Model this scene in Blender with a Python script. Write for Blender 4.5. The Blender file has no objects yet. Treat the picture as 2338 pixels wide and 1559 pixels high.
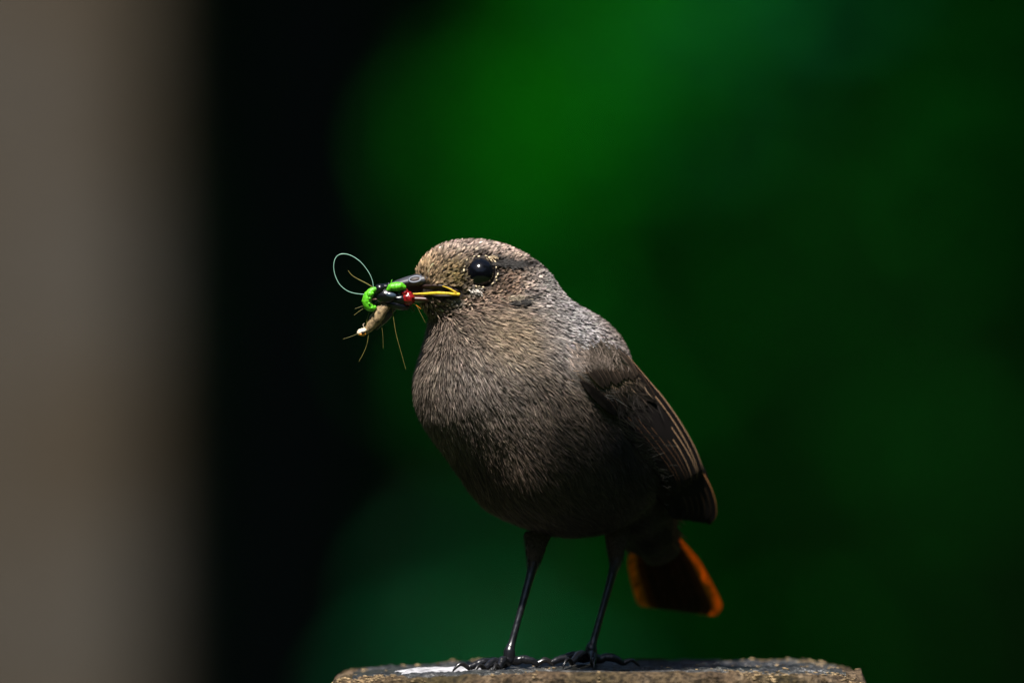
import bpy, math, random
import numpy as np
from mathutils import Vector, Matrix, noise as mnoise

R = math.radians
rng = np.random.default_rng(7)
random.seed(7)
sc = bpy.context.scene
COL = sc.collection

# ------------------------------------------------------------------ camera
PT = 1.15                                  # height of the post top above the ground
CAM_D = 3.9
PITCH = R(1.1)
C = np.array([0.0, -CAM_D, PT + 0.0745 + CAM_D * math.tan(PITCH)])
cam_d = bpy.data.cameras.new('camera')
cam = bpy.data.objects.new('camera', cam_d)
COL.objects.link(cam)
cam_d.lens = 600
cam_d.sensor_width = 36
cam_d.clip_start = 0.1
cam_d.clip_end = 2000
cam.location = C
cam.rotation_euler = (R(90) - PITCH, 0, 0)
cam_d.dof.use_dof = True
cam_d.dof.focus_distance = CAM_D - 0.016
cam_d.dof.aperture_fstop = 7.6
sc.camera = cam

# ------------------------------------------------------------------ light
SUN_EL, SUN_AZ = R(63), R(20)              # azimuth measured to the left of the camera's back
SUN = np.array([-math.sin(SUN_AZ) * math.cos(SUN_EL), -math.cos(SUN_AZ) * math.cos(SUN_EL), math.sin(SUN_EL)])
world = bpy.data.worlds.new('World')
sc.world = world
world.use_nodes = True
wn = world.node_tree
wn.nodes.clear()
sky = wn.nodes.new('ShaderNodeTexSky')
sky.sky_type = 'NISHITA'
sky.sun_disc = False
sky.sun_elevation = SUN_EL
sky.sun_rotation = math.atan2(SUN[0], SUN[1])
bg = wn.nodes.new('ShaderNodeBackground')
bg.inputs['Strength'].default_value = 0.05
wo = wn.nodes.new('ShaderNodeOutputWorld')
wn.links.new(sky.outputs[0], bg.inputs[0])
wn.links.new(bg.outputs[0], wo.inputs[0])
sun_d = bpy.data.lights.new('sun', 'SUN')
sun_d.energy = 5.0
sun_d.angle = R(0.53)
sun_d.color = (1.0, 0.95, 0.88)
sun = bpy.data.objects.new('sun', sun_d)
sun.rotation_euler = Vector(SUN).to_track_quat('Z', 'Y').to_euler()
sun.location = (-2, -3, 6)
COL.objects.link(sun)
sc.view_settings.view_transform = 'Standard'
sc.view_settings.look = 'None'
sc.view_settings.gamma = 1
sc.view_settings.exposure = 1.15
sc.render.engine = 'CYCLES'
sc.cycles.use_denoising = True
sc.cycles.max_bounces = 6

# ------------------------------------------------------------------ helpers
K = 36.0 / 600.0 / 2338.0
FWD = np.array([0, math.cos(PITCH), -math.sin(PITCH)])
UPV = np.array([0, math.sin(PITCH), math.cos(PITCH)])
RGT = np.array([1.0, 0, 0])

def W(px, py, y=0.0):
    """direction from a photo pixel, met with the vertical plane at depth y (metres)"""
    d = FWD + (px - 1169.0) * K * RGT + (779.5 - py) * K * UPV
    return C + d * ((y - C[1]) / d[1])

def rays(px, py):
    px = np.asarray(px, float); py = np.asarray(py, float)
    d = FWD + ((px - 1169.0) * K)[..., None] * RGT + ((779.5 - py) * K)[..., None] * UPV
    return d / d[..., 1:2]

def WA(px, py, y):
    y = np.asarray(y, float)
    return C + rays(px, py) * (y - C[1])[..., None]

def to_px(p):
    q = p - C
    f = q @ FWD
    return 1169.0 + (q @ RGT) / f / K, 779.5 - (q @ UPV) / f / K

ORIG = {}
def mesh_obj(name, verts, faces, mat, parent=None, smooth=True, colors=None, loc=None):
    verts = np.asarray(verts, float)
    o3 = np.array(loc, float) if loc is not None else verts.mean(axis=0)
    me = bpy.data.meshes.new(name)
    v = verts - o3
    if isinstance(faces, np.ndarray):
        k = faces.shape[1]
        me.vertices.add(len(v)); me.vertices.foreach_set('co', v.astype(np.float32).ravel())
        me.loops.add(faces.size); me.loops.foreach_set('vertex_index', faces.astype(np.int32).ravel())
        me.polygons.add(len(faces))
        me.polygons.foreach_set('loop_start', np.arange(0, faces.size, k, dtype=np.int32))
        me.polygons.foreach_set('loop_total', np.full(len(faces), k, np.int32))
        me.update(calc_edges=True)
        me.validate()
    else:
        me.from_pydata([tuple(a) for a in v], [], [tuple(int(i) for i in f) for f in faces])
        me.update()
    if smooth:
        me.polygons.foreach_set('use_smooth', np.ones(len(me.polygons), bool))
    if colors is not None:
        a = me.color_attributes.new('feather', 'FLOAT_COLOR', 'POINT')
        c4 = np.ones((len(v), 4), np.float32); c4[:, :3] = colors
        a.data.foreach_set('color', c4.ravel())
    if mat is not None:
        me.materials.append(mat)
    ob = bpy.data.objects.new(name, me)
    COL.objects.link(ob)
    place(ob, o3, parent)
    return ob

def place(ob, o3, parent=None):
    ORIG[ob.name] = np.array(o3, float)
    if parent is not None:
        ob.parent = parent
        ob.location = np.array(o3) - ORIG[parent.name]
    else:
        ob.location = o3

def thing(name, label, cat, loc, group=None):
    o = bpy.data.objects.new(name, None)
    o.empty_display_size = 0.02
    COL.objects.link(o)
    place(o, loc)
    return tag(o, label, cat, group)

def lerp(a, b, t):
    return tuple(np.array(a, float) * (1 - t) + np.array(b, float) * t)

def tag(o, label=None, cat=None, group=None, kind=None):
    if label: o['label'] = label
    if cat: o['category'] = cat
    if group: o['group'] = group
    if kind: o['kind'] = kind
    return o

def catmull(pts, n):
    pts = np.asarray(pts, float)
    if len(pts) == 2:
        t = np.linspace(0, 1, n)[:, None]
        return pts[0] * (1 - t) + pts[1] * t
    P = np.vstack([2 * pts[0] - pts[1], pts, 2 * pts[-1] - pts[-2]])
    m = len(pts) - 1
    out = []
    for s in np.linspace(0, m - 1e-9, n):
        i = int(s); t = s - i
        a, b, c, d = P[i], P[i + 1], P[i + 2], P[i + 3]
        out.append(0.5 * (2 * b + (c - a) * t + (2 * a - 5 * b + 4 * c - d) * t * t + (3 * b - a - 3 * c + d) * t ** 3))
    return np.array(out)

def tube(points, radii, n=None, sides=10, squash=1.0, bump=0.0, seed=0):
    """verts, faces of a tapered tube through points (world), closed by end fans"""
    n = n or max(2, (len(points) - 1) * 6)
    P = catmull(points, n)
    r = np.interp(np.linspace(0, 1, n), np.linspace(0, 1, len(radii)), radii)
    T = np.gradient(P, axis=0)
    T /= np.linalg.norm(T, axis=1)[:, None] + 1e-12
    ref = np.array([0.0, 1.0, 0.0]) if abs(T[0][1]) < 0.8 else np.array([1.0, 0, 0])
    vs = []
    rr = np.random.default_rng(seed)
    a = np.linspace(0, 2 * math.pi, sides, endpoint=False)
    for i in range(n):
        b = np.cross(T[i], ref); b /= np.linalg.norm(b) + 1e-12
        c = np.cross(b, T[i])
        ref = c
        k = r[i] * (1 + bump * rr.uniform(-1, 1, sides))
        vs.append(P[i] + (np.cos(a) * k)[:, None] * b + (np.sin(a) * k * squash)[:, None] * c)
    V = np.vstack(vs + [P[:1], P[-1:]])
    F = []
    for i in range(n - 1):
        for j in range(sides):
            j2 = (j + 1) % sides
            F.append((i * sides + j, i * sides + j2, (i + 1) * sides + j2, (i + 1) * sides + j))
    e0, e1 = n * sides, n * sides + 1
    for j in range(sides):
        j2 = (j + 1) % sides
        F.append((e0, j2, j))
        F.append((e1, (n - 1) * sides + j, (n - 1) * sides + j2))
    return V, F

def join(parts):
    V, F, o = [], [], 0
    for v, f in parts:
        V.append(np.asarray(v)); F += [tuple(i + o for i in q) for q in f]; o += len(v)
    return np.vstack(V), F

def ellipsoid(c, r, seg=20, ring=14, axes=None, fn=None):
    V, F = [], []
    A = np.eye(3) if axes is None else np.asarray(axes, float)
    for i in range(ring + 1):
        th = math.pi * i / ring
        for j in range(seg):
            ph = 2 * math.pi * j / seg
            q = np.array([math.sin(th) * math.cos(ph), math.sin(th) * math.sin(ph), math.cos(th)])
            k = fn(q) if fn else 1.0
            V.append(np.asarray(c) + (q * np.asarray(r) * k) @ A)
    for i in range(ring):
        for j in range(seg):
            j2 = (j + 1) % seg
            F.append((i * seg + j, (i + 1) * seg + j, (i + 1) * seg + j2, i * seg + j2))
    return np.array(V), F

def vnoise(p, seed=0):
    """smooth value noise, vectorised, -1..1"""
    p = np.asarray(p, float)
    i = np.floor(p).astype(np.int64); f = p - i
    f = f * f * (3 - 2 * f)
    def h(a, b, c):
        x = (a * 374761393 + b * 668265263 + c * 2147483647 + seed * 974711) & 0xffffffff
        x = ((x ^ (x >> 13)) * 1274126177) & 0xffffffff
        x = (x ^ (x >> 16)) & 0xffff
        return x / 32767.5 - 1
    r = 0
    for dx in (0, 1):
        for dy in (0, 1):
            for dz in (0, 1):
                w = (f[..., 0] if dx else 1 - f[..., 0]) * (f[..., 1] if dy else 1 - f[..., 1]) * (f[..., 2] if dz else 1 - f[..., 2])
                r = r + w * h(i[..., 0] + dx, i[..., 1] + dy, i[..., 2] + dz)
    return r

def fbm(p, seed=0, o=4):
    r, a = 0, 1.0
    for k in range(o):
        r = r + a * vnoise(np.asarray(p) * 2 ** k, seed + k); a *= 0.5
    return r / 1.9

# ------------------------------------------------------------------ materials
def mat(name):
    m = bpy.data.materials.new(name)
    m.use_nodes = True
    n = m.node_tree
    return m, n, n.nodes['Principled BSDF']

def plain(name, col, rough=0.5, spec=0.5, var=0.25, scale=900.0, coat=0.0, bump=0.0, sss=0.0):
    """one colour broken up by procedural noise in value and a little relief"""
    m, n, b = mat(name)
    tc = n.nodes.new('ShaderNodeTexCoord')
    nz = n.nodes.new('ShaderNodeTexNoise')
    nz.inputs['Scale'].default_value = scale; nz.inputs['Detail'].default_value = 4
    rp = n.nodes.new('ShaderNodeValToRGB')
    rp.color_ramp.elements[0].position = 0.3; rp.color_ramp.elements[1].position = 0.7
    rp.color_ramp.elements[0].color = (*[c * (1 - var) for c in col], 1)
    rp.color_ramp.elements[1].color = (*[min(1, c * (1 + var)) for c in col], 1)
    n.links.new(tc.outputs['Object'], nz.inputs['Vector'])
    n.links.new(nz.outputs['Fac'], rp.inputs['Fac'])
    n.links.new(rp.outputs[0], b.inputs['Base Color'])
    b.inputs['Roughness'].default_value = rough
    b.inputs['Specular IOR Level'].default_value = spec
    b.inputs['Coat Weight'].default_value = coat
    if sss:
        b.inputs['Subsurface Weight'].default_value = sss
        b.inputs['Subsurface Radius'].default_value = (0.001, 0.0012, 0.0004)
        b.inputs['Subsurface Scale'].default_value = 0.5
    if bump:
        bp = n.nodes.new('ShaderNodeBump')
        bp.inputs['Strength'].default_value = bump; bp.inputs['Distance'].default_value = 0.0003
        n.links.new(nz.outputs['Fac'], bp.inputs['Height'])
        n.links.new(bp.outputs[0], b.inputs['Normal'])
    return m

def feather_mat(name, rough=0.65, spec=0.25, transl=0.12):
    m, n, b = mat(name)
    at = n.nodes.new('ShaderNodeAttribute'); at.attribute_name = 'feather'
    n.links.new(at.outputs['Color'], b.inputs['Base Color'])
    b.inputs['Roughness'].default_value = rough
    b.inputs['Specular IOR Level'].default_value = spec
    if transl:
        t = n.nodes.new('ShaderNodeBsdfTranslucent')
        n.links.new(at.outputs['Color'], t.inputs['Color'])
        mx = n.nodes.new('ShaderNodeMixShader'); mx.inputs[0].default_value = transl
        out = n.nodes['Material Output']
        n.links.new(b.outputs[0], mx.inputs[1]); n.links.new(t.outputs[0], mx.inputs[2])
        n.links.new(mx.outputs[0], out.inputs['Surface'])
    return m

def leaf_mat(name, c0, c1, scale=14.0, transl=0.3, rough=0.5):
    m, n, b = mat(name)
    tc = n.nodes.new('ShaderNodeTexCoord')
    nz = n.nodes.new('ShaderNodeTexNoise'); nz.inputs['Scale'].default_value = scale
    rp = n.nodes.new('ShaderNodeValToRGB')
    rp.color_ramp.elements[0].position = 0.35; rp.color_ramp.elements[1].position = 0.65
    rp.color_ramp.elements[0].color = (*c0, 1); rp.color_ramp.elements[1].color = (*c1, 1)
    n.links.new(tc.outputs['Object'], nz.inputs['Vector'])
    n.links.new(nz.outputs['Fac'], rp.inputs['Fac'])
    n.links.new(rp.outputs[0], b.inputs['Base Color'])
    b.inputs['Roughness'].default_value = rough
    b.inputs['Specular IOR Level'].default_value = 0.0
    t = n.nodes.new('ShaderNodeBsdfTranslucent')
    n.links.new(rp.outputs[0], t.inputs['Color'])
    mx = n.nodes.new('ShaderNodeMixShader'); mx.inputs[0].default_value = transl
    n.links.new(b.outputs[0], mx.inputs[1]); n.links.new(t.outputs[0], mx.inputs[2])
    n.links.new(mx.outputs[0], n.nodes['Material Output'].inputs['Surface'])
    return m

def wood_mat(name, cols, grain_axis='Z', scale=1.0, bump=0.6, rough=0.8, spec=0.3):
    """weathered timber: streaked grain, blotches and pits"""
    m, n, b = mat(name)
    tc = n.nodes.new('ShaderNodeTexCoord')
    mp = n.nodes.new('ShaderNodeMapping')
    s = {'Z': (140, 140, 9), 'X': (9, 120, 120), 'N': (60, 60, 60)}[grain_axis]
    mp.inputs['Scale'].default_value = tuple(a * scale for a in s)
    n1 = n.nodes.new('ShaderNodeTexNoise'); n1.inputs['Scale'].default_value = 1; n1.inputs['Detail'].default_value = 8; n1.inputs['Roughness'].default_value = 0.65
    n2 = n.nodes.new('ShaderNodeTexNoise'); n2.inputs['Scale'].default_value = 45 * scale; n2.inputs['Detail'].default_value = 5
    n3 = n.nodes.new('ShaderNodeTexNoise'); n3.inputs['Scale'].default_value = 700 * scale; n3.inputs['Detail'].default_value = 6
    n.links.new(tc.outputs['Object'], mp.inputs['Vector'])
    n.links.new(mp.outputs[0], n1.inputs['Vector'])
    n.links.new(tc.outputs['Object'], n2.inputs['Vector'])
    n.links.new(tc.outputs['Object'], n3.inputs['Vector'])
    r1 = n.nodes.new('ShaderNodeValToRGB')
    els = r1.color_ramp.elements
    els[0].position = 0.3; els[0].color = (*cols[0], 1)
    els[1].position = 0.72; els[1].color = (*cols[2], 1)
    e = els.new(0.5); e.color = (*cols[1], 1)
    n.links.new(n1.outputs['Fac'], r1.inputs['Fac'])
    r2 = n.nodes.new('ShaderNodeValToRGB')
    r2.color_ramp.elements[0].position = 0.42; r2.color_ramp.elements[1].position = 0.62
    r2.color_ramp.elements[0].color = (0, 0, 0, 1); r2.color_ramp.elements[1].color = (1, 1, 1, 1)
    n.links.new(n2.outputs['Fac'], r2.inputs['Fac'])
    mx = n.nodes.new('ShaderNodeMix'); mx.data_type = 'RGBA'
    n.links.new(r2.outputs[0], mx.inputs['Factor'])
    n.links.new(r1.outputs[0], mx.inputs['A'])
    mx.inputs['B'].default_value = (*cols[3], 1)
    r3 = n.nodes.new('ShaderNodeValToRGB')
    r3.color_ramp.elements[0].position = 0.35; r3.color_ramp.elements[1].position = 0.6
    r3.color_ramp.elements[0].color = (0.25, 0.25, 0.25, 1); r3.color_ramp.elements[1].color = (1.25, 1.25, 1.25, 1)
    n.links.new(n3.outputs['Fac'], r3.inputs['Fac'])
    mm = n.nodes.new('ShaderNodeMix'); mm.data_type = 'RGBA'; mm.blend_type = 'MULTIPLY'; mm.inputs['Factor'].default_value = 1
    n.links.new(mx.outputs['Result'], mm.inputs['A']); n.links.new(r3.outputs[0], mm.inputs['B'])
    n.links.new(mm.outputs['Result'], b.inputs['Base Color'])
    b.inputs['Roughness'].default_value = rough; b.inputs['Specular IOR Level'].default_value = spec
    bp = n.nodes.new('ShaderNodeBump'); bp.inputs['Strength'].default_value = bump; bp.inputs['Distance'].default_value = 0.0012
    ad = n.nodes.new('ShaderNodeMath'); ad.operation = 'ADD'
    n.links.new(n1.outputs['Fac'], ad.inputs[0]); n.links.new(n3.outputs['Fac'], ad.inputs[1])
    n.links.new(ad.outputs[0], bp.inputs['Height']); n.links.new(bp.outputs[0], b.inputs['Normal'])
    return m

M = {}
M['plumage'] = feather_mat('plumage')
M['flight'] = feather_mat('flight_feather', 0.7, 0.05, 0.0)
M['tail'] = feather_mat('tail_feather', 0.6, 0.1, 0.45)
M['skin'] = plain('down_skin', (0.03, 0.025, 0.022), 0.9, 0.1, 0.4, 1200, bump=0.4)
M['eye'] = plain('eye_black', (0.0015, 0.0015, 0.0025), 0.14, 0.4, 0.3, 300, coat=0.0)
M['lid'] = plain('eyelid', (0.005, 0.005, 0.006), 0.5, 0.2, 0.3, 900)
M['lash'] = plain('eye_ring_feather', (0.62, 0.50, 0.33), 0.7, 0.2, 0.3, 1500)
M['bill'] = plain('bill_horn', (0.030, 0.030, 0.038), 0.5, 0.5, 0.4, 500, bump=0.15)
M['billrim'] = plain('nostril_rim', (0.09, 0.10, 0.13), 0.45, 0.4, 0.3, 900)
M['mouth'] = plain('mouth_brown', (0.02, 0.009, 0.007), 0.55, 0.4, 0.4, 900)
M['lowbill'] = plain('lower_bill', (0.05, 0.014, 0.01), 0.4, 0.5, 0.4, 700)
M['gape'] = plain('gape_yellow', (0.50, 0.34, 0.02), 0.6, 0.25, 0.4, 1400, bump=0.5)
M['leg'] = plain('leg_scale', (0.006, 0.006, 0.008), 0.28, 0.6, 0.5, 900, bump=0.35)
M['claw'] = plain('claw_horn', (0.01, 0.009, 0.009), 0.25, 0.6, 0.3, 900)
M['green'] = plain('larva_green', (0.075, 0.36, 0.010), 0.4, 0.4, 0.5, 1600, bump=0.3, sss=0.2)
M['black'] = plain('fly_black', (0.003, 0.003, 0.005), 0.28, 0.4, 0.4, 1500, bump=0.4)
M['flyglint'] = plain('fly_wing_glint', (0.03, 0.045, 0.07), 0.25, 0.6, 0.3, 600)
M['red'] = plain('bug_red', (0.15, 0.005, 0.006), 0.2, 0.5, 0.6, 1500, bump=0.3)
M['tan'] = plain('crane_tan', (0.20, 0.14, 0.075), 0.6, 0.3, 0.85, 1100, bump=0.5)
M['pale'] = plain('crane_head', (0.62, 0.52, 0.38), 0.5, 0.4, 0.25, 900)
M['orange'] = plain('crane_orange', (0.55, 0.2, 0.015), 0.4, 0.5, 0.2, 900)
M['stalk'] = plain('stalk', (0.14, 0.125, 0.03), 0.5, 0.4, 0.35, 800)
M['thread'] = plain('thread', (0.22, 0.42, 0.33), 0.4, 0.5, 0.2, 800)

# ------------------------------------------------------------------ ground
me_s = 600.0
gv = [(-me_s, -me_s, 0), (me_s, -me_s, 0), (me_s, me_s, 0), (-me_s, me_s, 0)]
gm = plain('ground_grass', (0.035, 0.06, 0.018), 0.9, 0.1, 0.5, 3.0)
tag(mesh_obj('ground', gv, [(0, 1, 2, 3)], gm, smooth=False, loc=(0, 0, 0)), kind='structure')

# ------------------------------------------------------------------ vegetation
def leaf_cloud(centres, radii, counts, size, seed, up=0.5, rexp=0.45):
    """leaf-shaped folded faces spread through ellipsoids; returns verts, tris"""
    g = np.random.default_rng(seed)
    P = []
    for c, r, k in zip(centres, radii, counts):
        q = g.normal(size=(k, 3)); q /= np.linalg.norm(q, axis=1)[:, None]
        rad = g.uniform(0.15, 1, k) ** rexp
        lump = 1 + 0.28 * vnoise(q * 2.3 + seed, seed)
        P.append(np.asarray(c) + q * (rad * lump)[:, None] * np.asarray(r))
    P = np.vstack(P); n = len(P)
    nrm = g.normal(size=(n, 3)) + np.array([0, -0.35, up]); nrm /= np.linalg.norm(nrm, axis=1)[:, None]
    d = np.cross(nrm, g.normal(size=(n, 3))); d /= np.linalg.norm(d, axis=1)[:, None]
    s = np.cross(nrm, d)
    L = (size * g.uniform(0.6, 1.3, n))[:, None]
    w = L * 0.34
    base, tip = P - d * L * 0.5, P + d * L * 0.5 - nrm * L * 0.12
    m1 = P - d * L * 0.08
    V = np.stack([base, m1 + s * w + nrm * L * 0.08, tip, m1 - s * w + nrm * L * 0.08], 1).reshape(-1, 3)
    i = np.arange(n)[:, None] * 4
    F = np.concatenate([i + np.array([[0, 1, 2]]), i + np.array([[0, 2, 3]])], 0)
    return V, F

bark_dark = plain('bark_dark', (0.008, 0.010, 0.012), 0.95, 0.1, 0.5, 30, bump=0.5)
bark = plain('bark', (0.03, 0.035, 0.02), 0.9, 0.2, 0.4, 25, bump=0.5)
L_dark = leaf_mat('leaf_dark', (0.004, 0.075, 0.006), (0.006, 0.11, 0.010))
L_yew = leaf_mat('leaf_yew', (0.004, 0.02, 0.012), (0.006, 0.034, 0.016))
L_bright = leaf_mat('leaf_bright', (0.003, 0.14, 0.003), (0.005, 0.20, 0.004))
L_mid = leaf_mat('leaf_mid', (0.003, 0.085, 0.005), (0.005, 0.12, 0.012))
shoot = plain('green_shoot', (0.004, 0.03, 0.004), 0.8, 0.1, 0.4, 30)
L_teal = leaf_mat('leaf_teal', (0.005, 0.09, 0.03), (0.007, 0.13, 0.045))
L_crown = leaf_mat('leaf_crown', (0.02, 0.06, 0.01), (0.035, 0.09, 0.015))

def shrub(name, label, cat, clusters, base, stem_r, leafm, size, dens, seed, group=None, barkm=None):
    """stems from the ground to each leaf cluster, and the leaves as one mass"""
    t = thing(name, label, cat, (base[0], base[1], 0), group)
    cs, rs, ns, st = [], [], [], []
    for (c, r) in clusters:
        cs.append(c); rs.append(r)
        vol = r[0] * r[1] * r[2]
        ns.append(int(max(30, dens * vol ** (2 / 3))))
    for k, (c, r) in enumerate(clusters):
        b0 = np.array([base[0] + 0.06 * math.sin(k * 2.1), base[1] + 0.06 * math.cos(k * 2.1), -0.02])
        mid = (b0 * 0.45 + np.asarray(c) * 0.55) + np.array([0.05 * math.sin(k), 0.05, 0.05])
        st.append(tube([b0, mid, np.asarray(c), np.asarray(c) + np.array([0.02, 0, r[2] * 0.7])], [stem_r, stem_r * 0.7, stem_r * 0.4, stem_r * 0.15], 14, 7))
    for s in st:
        mesh_obj('stem', s[0], s[1], barkm or bark, t)
    V, F = leaf_cloud(cs, [tuple(1.25 * q for q in r) for r in rs], ns, size, seed, rexp=0.8)
    f = mesh_obj('foliage', V, F, leafm, t, smooth=False)
    f['kind'] = 'stuff'
    return t

def tree(name, label, base, h, trunk_r, crown, leafm, size, n, seed, barkm, group=None):
    t = thing(name, label, 'tree', (base[0], base[1], 0), group)
    b0 = np.array([base[0], base[1], -0.05])
    top = np.array([base[0] + 0.15, base[1] + 0.1, h])
    V, F = tube([b0, b0 * 0.6 + top * 0.4 + np.array([0.03, 0.02, 0]), top], [trunk_r * 1.25, trunk_r, trunk_r * 0.55], 24, 16, bump=0.05, seed=seed)
    mesh_obj('trunk', V, F, barkm, t)
    cs = [c for c, r in crown]; rs = [r for c, r in crown]
    for c, r in crown:
        V, F = tube([top - np.array([0, 0, 0.4]), top * 0.5 + np.asarray(c) * 0.5 + np.array([0, 0, 0.15]), np.asarray(c)], [trunk_r * 0.5, trunk_r * 0.33, trunk_r * 0.12], 12, 8)
        mesh_obj('limb', V, F, barkm, t)
    tot = sum(r[0] * r[1] * r[2] for r in rs)
    V, F = leaf_cloud(cs, rs, [int(n * r[0] * r[1] * r[2] / tot) for r in rs], size, seed)
    f = mesh_obj('crown', V, F, leafm, t, smooth=False); f['kind'] = 'stuff'
    return t

def cl(px, py, y, rpx, dy=0.6, sy=1.0):
    s = K * (y + CAM_D)
    return (W(px, py, y), (rpx * s, rpx * s * dy, rpx * s * sy))

# dark hedge far behind, in the shade of the tree above it
hy = 8.9
hedge = thing('hedge', 'tall dark evergreen hedge in shade far behind the bird', 'hedge', (0, hy, 0))
hc = [((x, hy + 0.1 * math.sin(x * 5), z), (0.42, 0.42, 0.42)) for x in np.arange(-3, 3.2, 0.45) for z in (0.35, 0.9, 1.4, 1.9, 2.35)]
V, F = leaf_cloud([c for c, r in hc], [r for c, r in hc], [2600] * len(hc), 0.095, 11)
f = mesh_obj('foliage', V, F, L_dark, hedge, smooth=False); f['kind'] = 'stuff'
for k, x in enumerate(np.arange(-2.8, 3.0, 0.7)):
    V, F = tube([(x, hy + 0.1, -0.03), (x + 0.05, hy + 0.1, 1.0), (x, hy + 0.15, 2.2)], [0.035, 0.025, 0.01], 10, 7)
    mesh_obj('stem', V, F, bark_dark, hedge)

# tree whose unseen crown is added to shade the hedge, its dark trunk behind the grey post
tx = W(560, 800, 8.1)[0]
tree('shade_tree', 'old dark barked tree whose trunk stands before the hedge, unseen crown added to shade it', (tx - 0.05, 8.1), 2.9, 0.085,
     [((tx - 1.3, 8.0, 3.5), (1.5, 1.3, 1.0)), ((tx + 0.4, 7.9, 3.6), (1.6, 1.4, 1.0)), ((tx + 1.9, 8.0, 3.5), (1.5, 1.3, 1.0)), ((tx + 0.4, 7.8, 4.4), (2.2, 1.2, 1.0)),
      ((tx - 1.7, 7.35, 3.2), (1.2, 0.8, 0.6)), ((tx - 0.2, 7.35, 3.2), (1.2, 0.8, 0.6)), ((tx + 1.3, 7.35, 3.2), (1.2, 0.8, 0.6)), ((tx + 2.8, 7.4, 3.2), (1.2, 0.8, 0.6)),
      ((tx + 0.2, 9.3, 4.9), (1.8, 1.5, 1.1)), ((tx - 2.6, 8.9, 4.2), (1.3, 1.2, 1.1)), ((tx + 3.2, 9.0, 4.2), (1.3, 1.2, 1.1))],
     L_crown, 0.16, 90000, 21, bark_dark)

# unseen tall hedges added round the lawn to keep the low sky off the bird
for nm, lab, p0, p1, hh, sd in (('hedge', 'unseen tall hedge added along the left side of the lawn', (-4.2, -9.0), (-4.2, 8.0), 4.6, 61),
                            ('hedge', 'unseen tall hedge added along the right side of the lawn', (4.0, -9.0), (4.0, 8.0), 4.6, 62),
                            ('hedge', 'unseen tall hedge added to close the lawn behind the photographer', (-4.2, -9.2), (4.2, -9.2), 5.0, 63)):
    t = thing(nm, lab, 'hedge', ((p0[0] + p1[0]) / 2, (p0[1] + p1[1]) / 2, 0), 'unseen hedges added round the lawn')
    hc = [((*lerp(p0, p1, q), z), (0.9, 0.9, 0.9)) for q in np.linspace(0, 1, 12) for z in np.arange(0.6, hh, 1.1)]
    V, F = leaf_cloud([c for c, r in hc], [r for c, r in hc], [620] * len(hc), 0.2, sd)
    f = mesh_obj('foliage', V, F, L_dark, t, smooth=False); f['kind'] = 'stuff'
    for q in np.linspace(0.04, 0.96, 8):
        x, y = lerp(p0, p1, q)
        V, F = tube([(x, y, -0.03), (x + 0.05, y, 1.5), (x, y, hh - 0.6)], [0.06, 0.04, 0.015], 10, 7)
        mesh_obj('stem', V, F, bark_dark, t)

# sunlit leafy things between the trunk and the hedge
by = 6.6
shrub('hazel_shrub', 'bright green sunlit hazel shrub hanging above the bird, out of focus', 'shrub',
      [cl(1080, 390, by, 110), cl(1170, 310, by, 150), cl(1310, 290, by, 150), cl(1230, 420, by, 110), cl(1400, 180, by, 130), cl(1340, 80, by, 110), cl(1480, 130, by, 130), cl(1560, 60, by, 90), cl(1500, -330, by, 260)],
      (W(3900, 0, by + 0.4)[0], by + 0.4), 0.004, L_bright, 0.028, 26000, 31, barkm=shoot)
shrub('willow_shrub', 'blue green willow shrub high behind the hazel leaves, out of focus', 'shrub',
      [cl(1450, 10, by + 0.3, 130), cl(1590, 60, by + 0.3, 140), cl(1700, -90, by + 0.3, 180), cl(1570, 240, by + 0.3, 90)],
      (W(4300, 0, by + 0.6)[0], by + 0.6), 0.004, L_teal, 0.028, 22000, 32, barkm=shoot)
shrub('low_shrub', 'low blue green shrub with its top just above the post, out of focus', 'shrub',
      [cl(1060, 1420, by, 100), cl(1070, 1340, by, 60), cl(1070, 1540, by, 130), cl(1230, 1660, by, 170), cl(1010, 1660, by, 130)],
      (W(1000, 0, by)[0], by), 0.010, L_teal, 0.028, 26000, 33)

shrub('loose_shrub', 'loose mid green shrub with open leaves before the dark hedge, out of focus', 'shrub',
      [cl(1800, 330, by + 0.2, 260), cl(2150, 480, by + 0.2, 260), cl(1700, 700, by + 0.2, 260), cl(2050, 980, by + 0.2, 300), cl(1650, 1200, by + 0.2, 260),
       cl(1350, 800, by + 0.2, 300), cl(1950, 1450, by + 0.2, 300), cl(1400, 1420, by + 0.2, 240), cl(1130, 800, by + 0.2, 200), cl(2250, 60, by + 0.2, 200)],
      (W(2900, 0, by + 0.5)[0], by + 0.5), 0.003, L_mid, 0.022, 1500, 34, barkm=shoot)

# unseen young tree added right of the perch for its shade; the end of one bough shades the bird's flank and wing
E2 = np.array([0, 1.0, 0]) - SUN * SUN[1]; E2 /= np.linalg.norm(E2)
E1 = np.cross(E2, SUN); E1 = E1 if E1[0] > 0 else -E1
def in_sun(a, h, t):
    return np.array([0, 0, PT]) + E1 * a * 0.001 + E2 * h * 0.001 + SUN * t
SHADE = [(22, -12, 0.92, 6, 8), (29, -7, 0.96, 6, 9), (36, -1, 1.0, 6, 11), (44, 2, 1.04, 6, 12)]
t = thing('added_young_tree', 'unseen slender young tree added beside the perch, its bough shading the bird', 'tree', (1.5, -0.5, 0))
V, F = tube([(1.5, -0.5, -0.05), (1.47, -0.48, 1.2), (1.5, -0.5, 2.9)], [0.035, 0.028, 0.012], 20, 12, bump=0.05)
mesh_obj('trunk', V, F, bark, t)
tip = in_sun(20, -12, 0.9)
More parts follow.
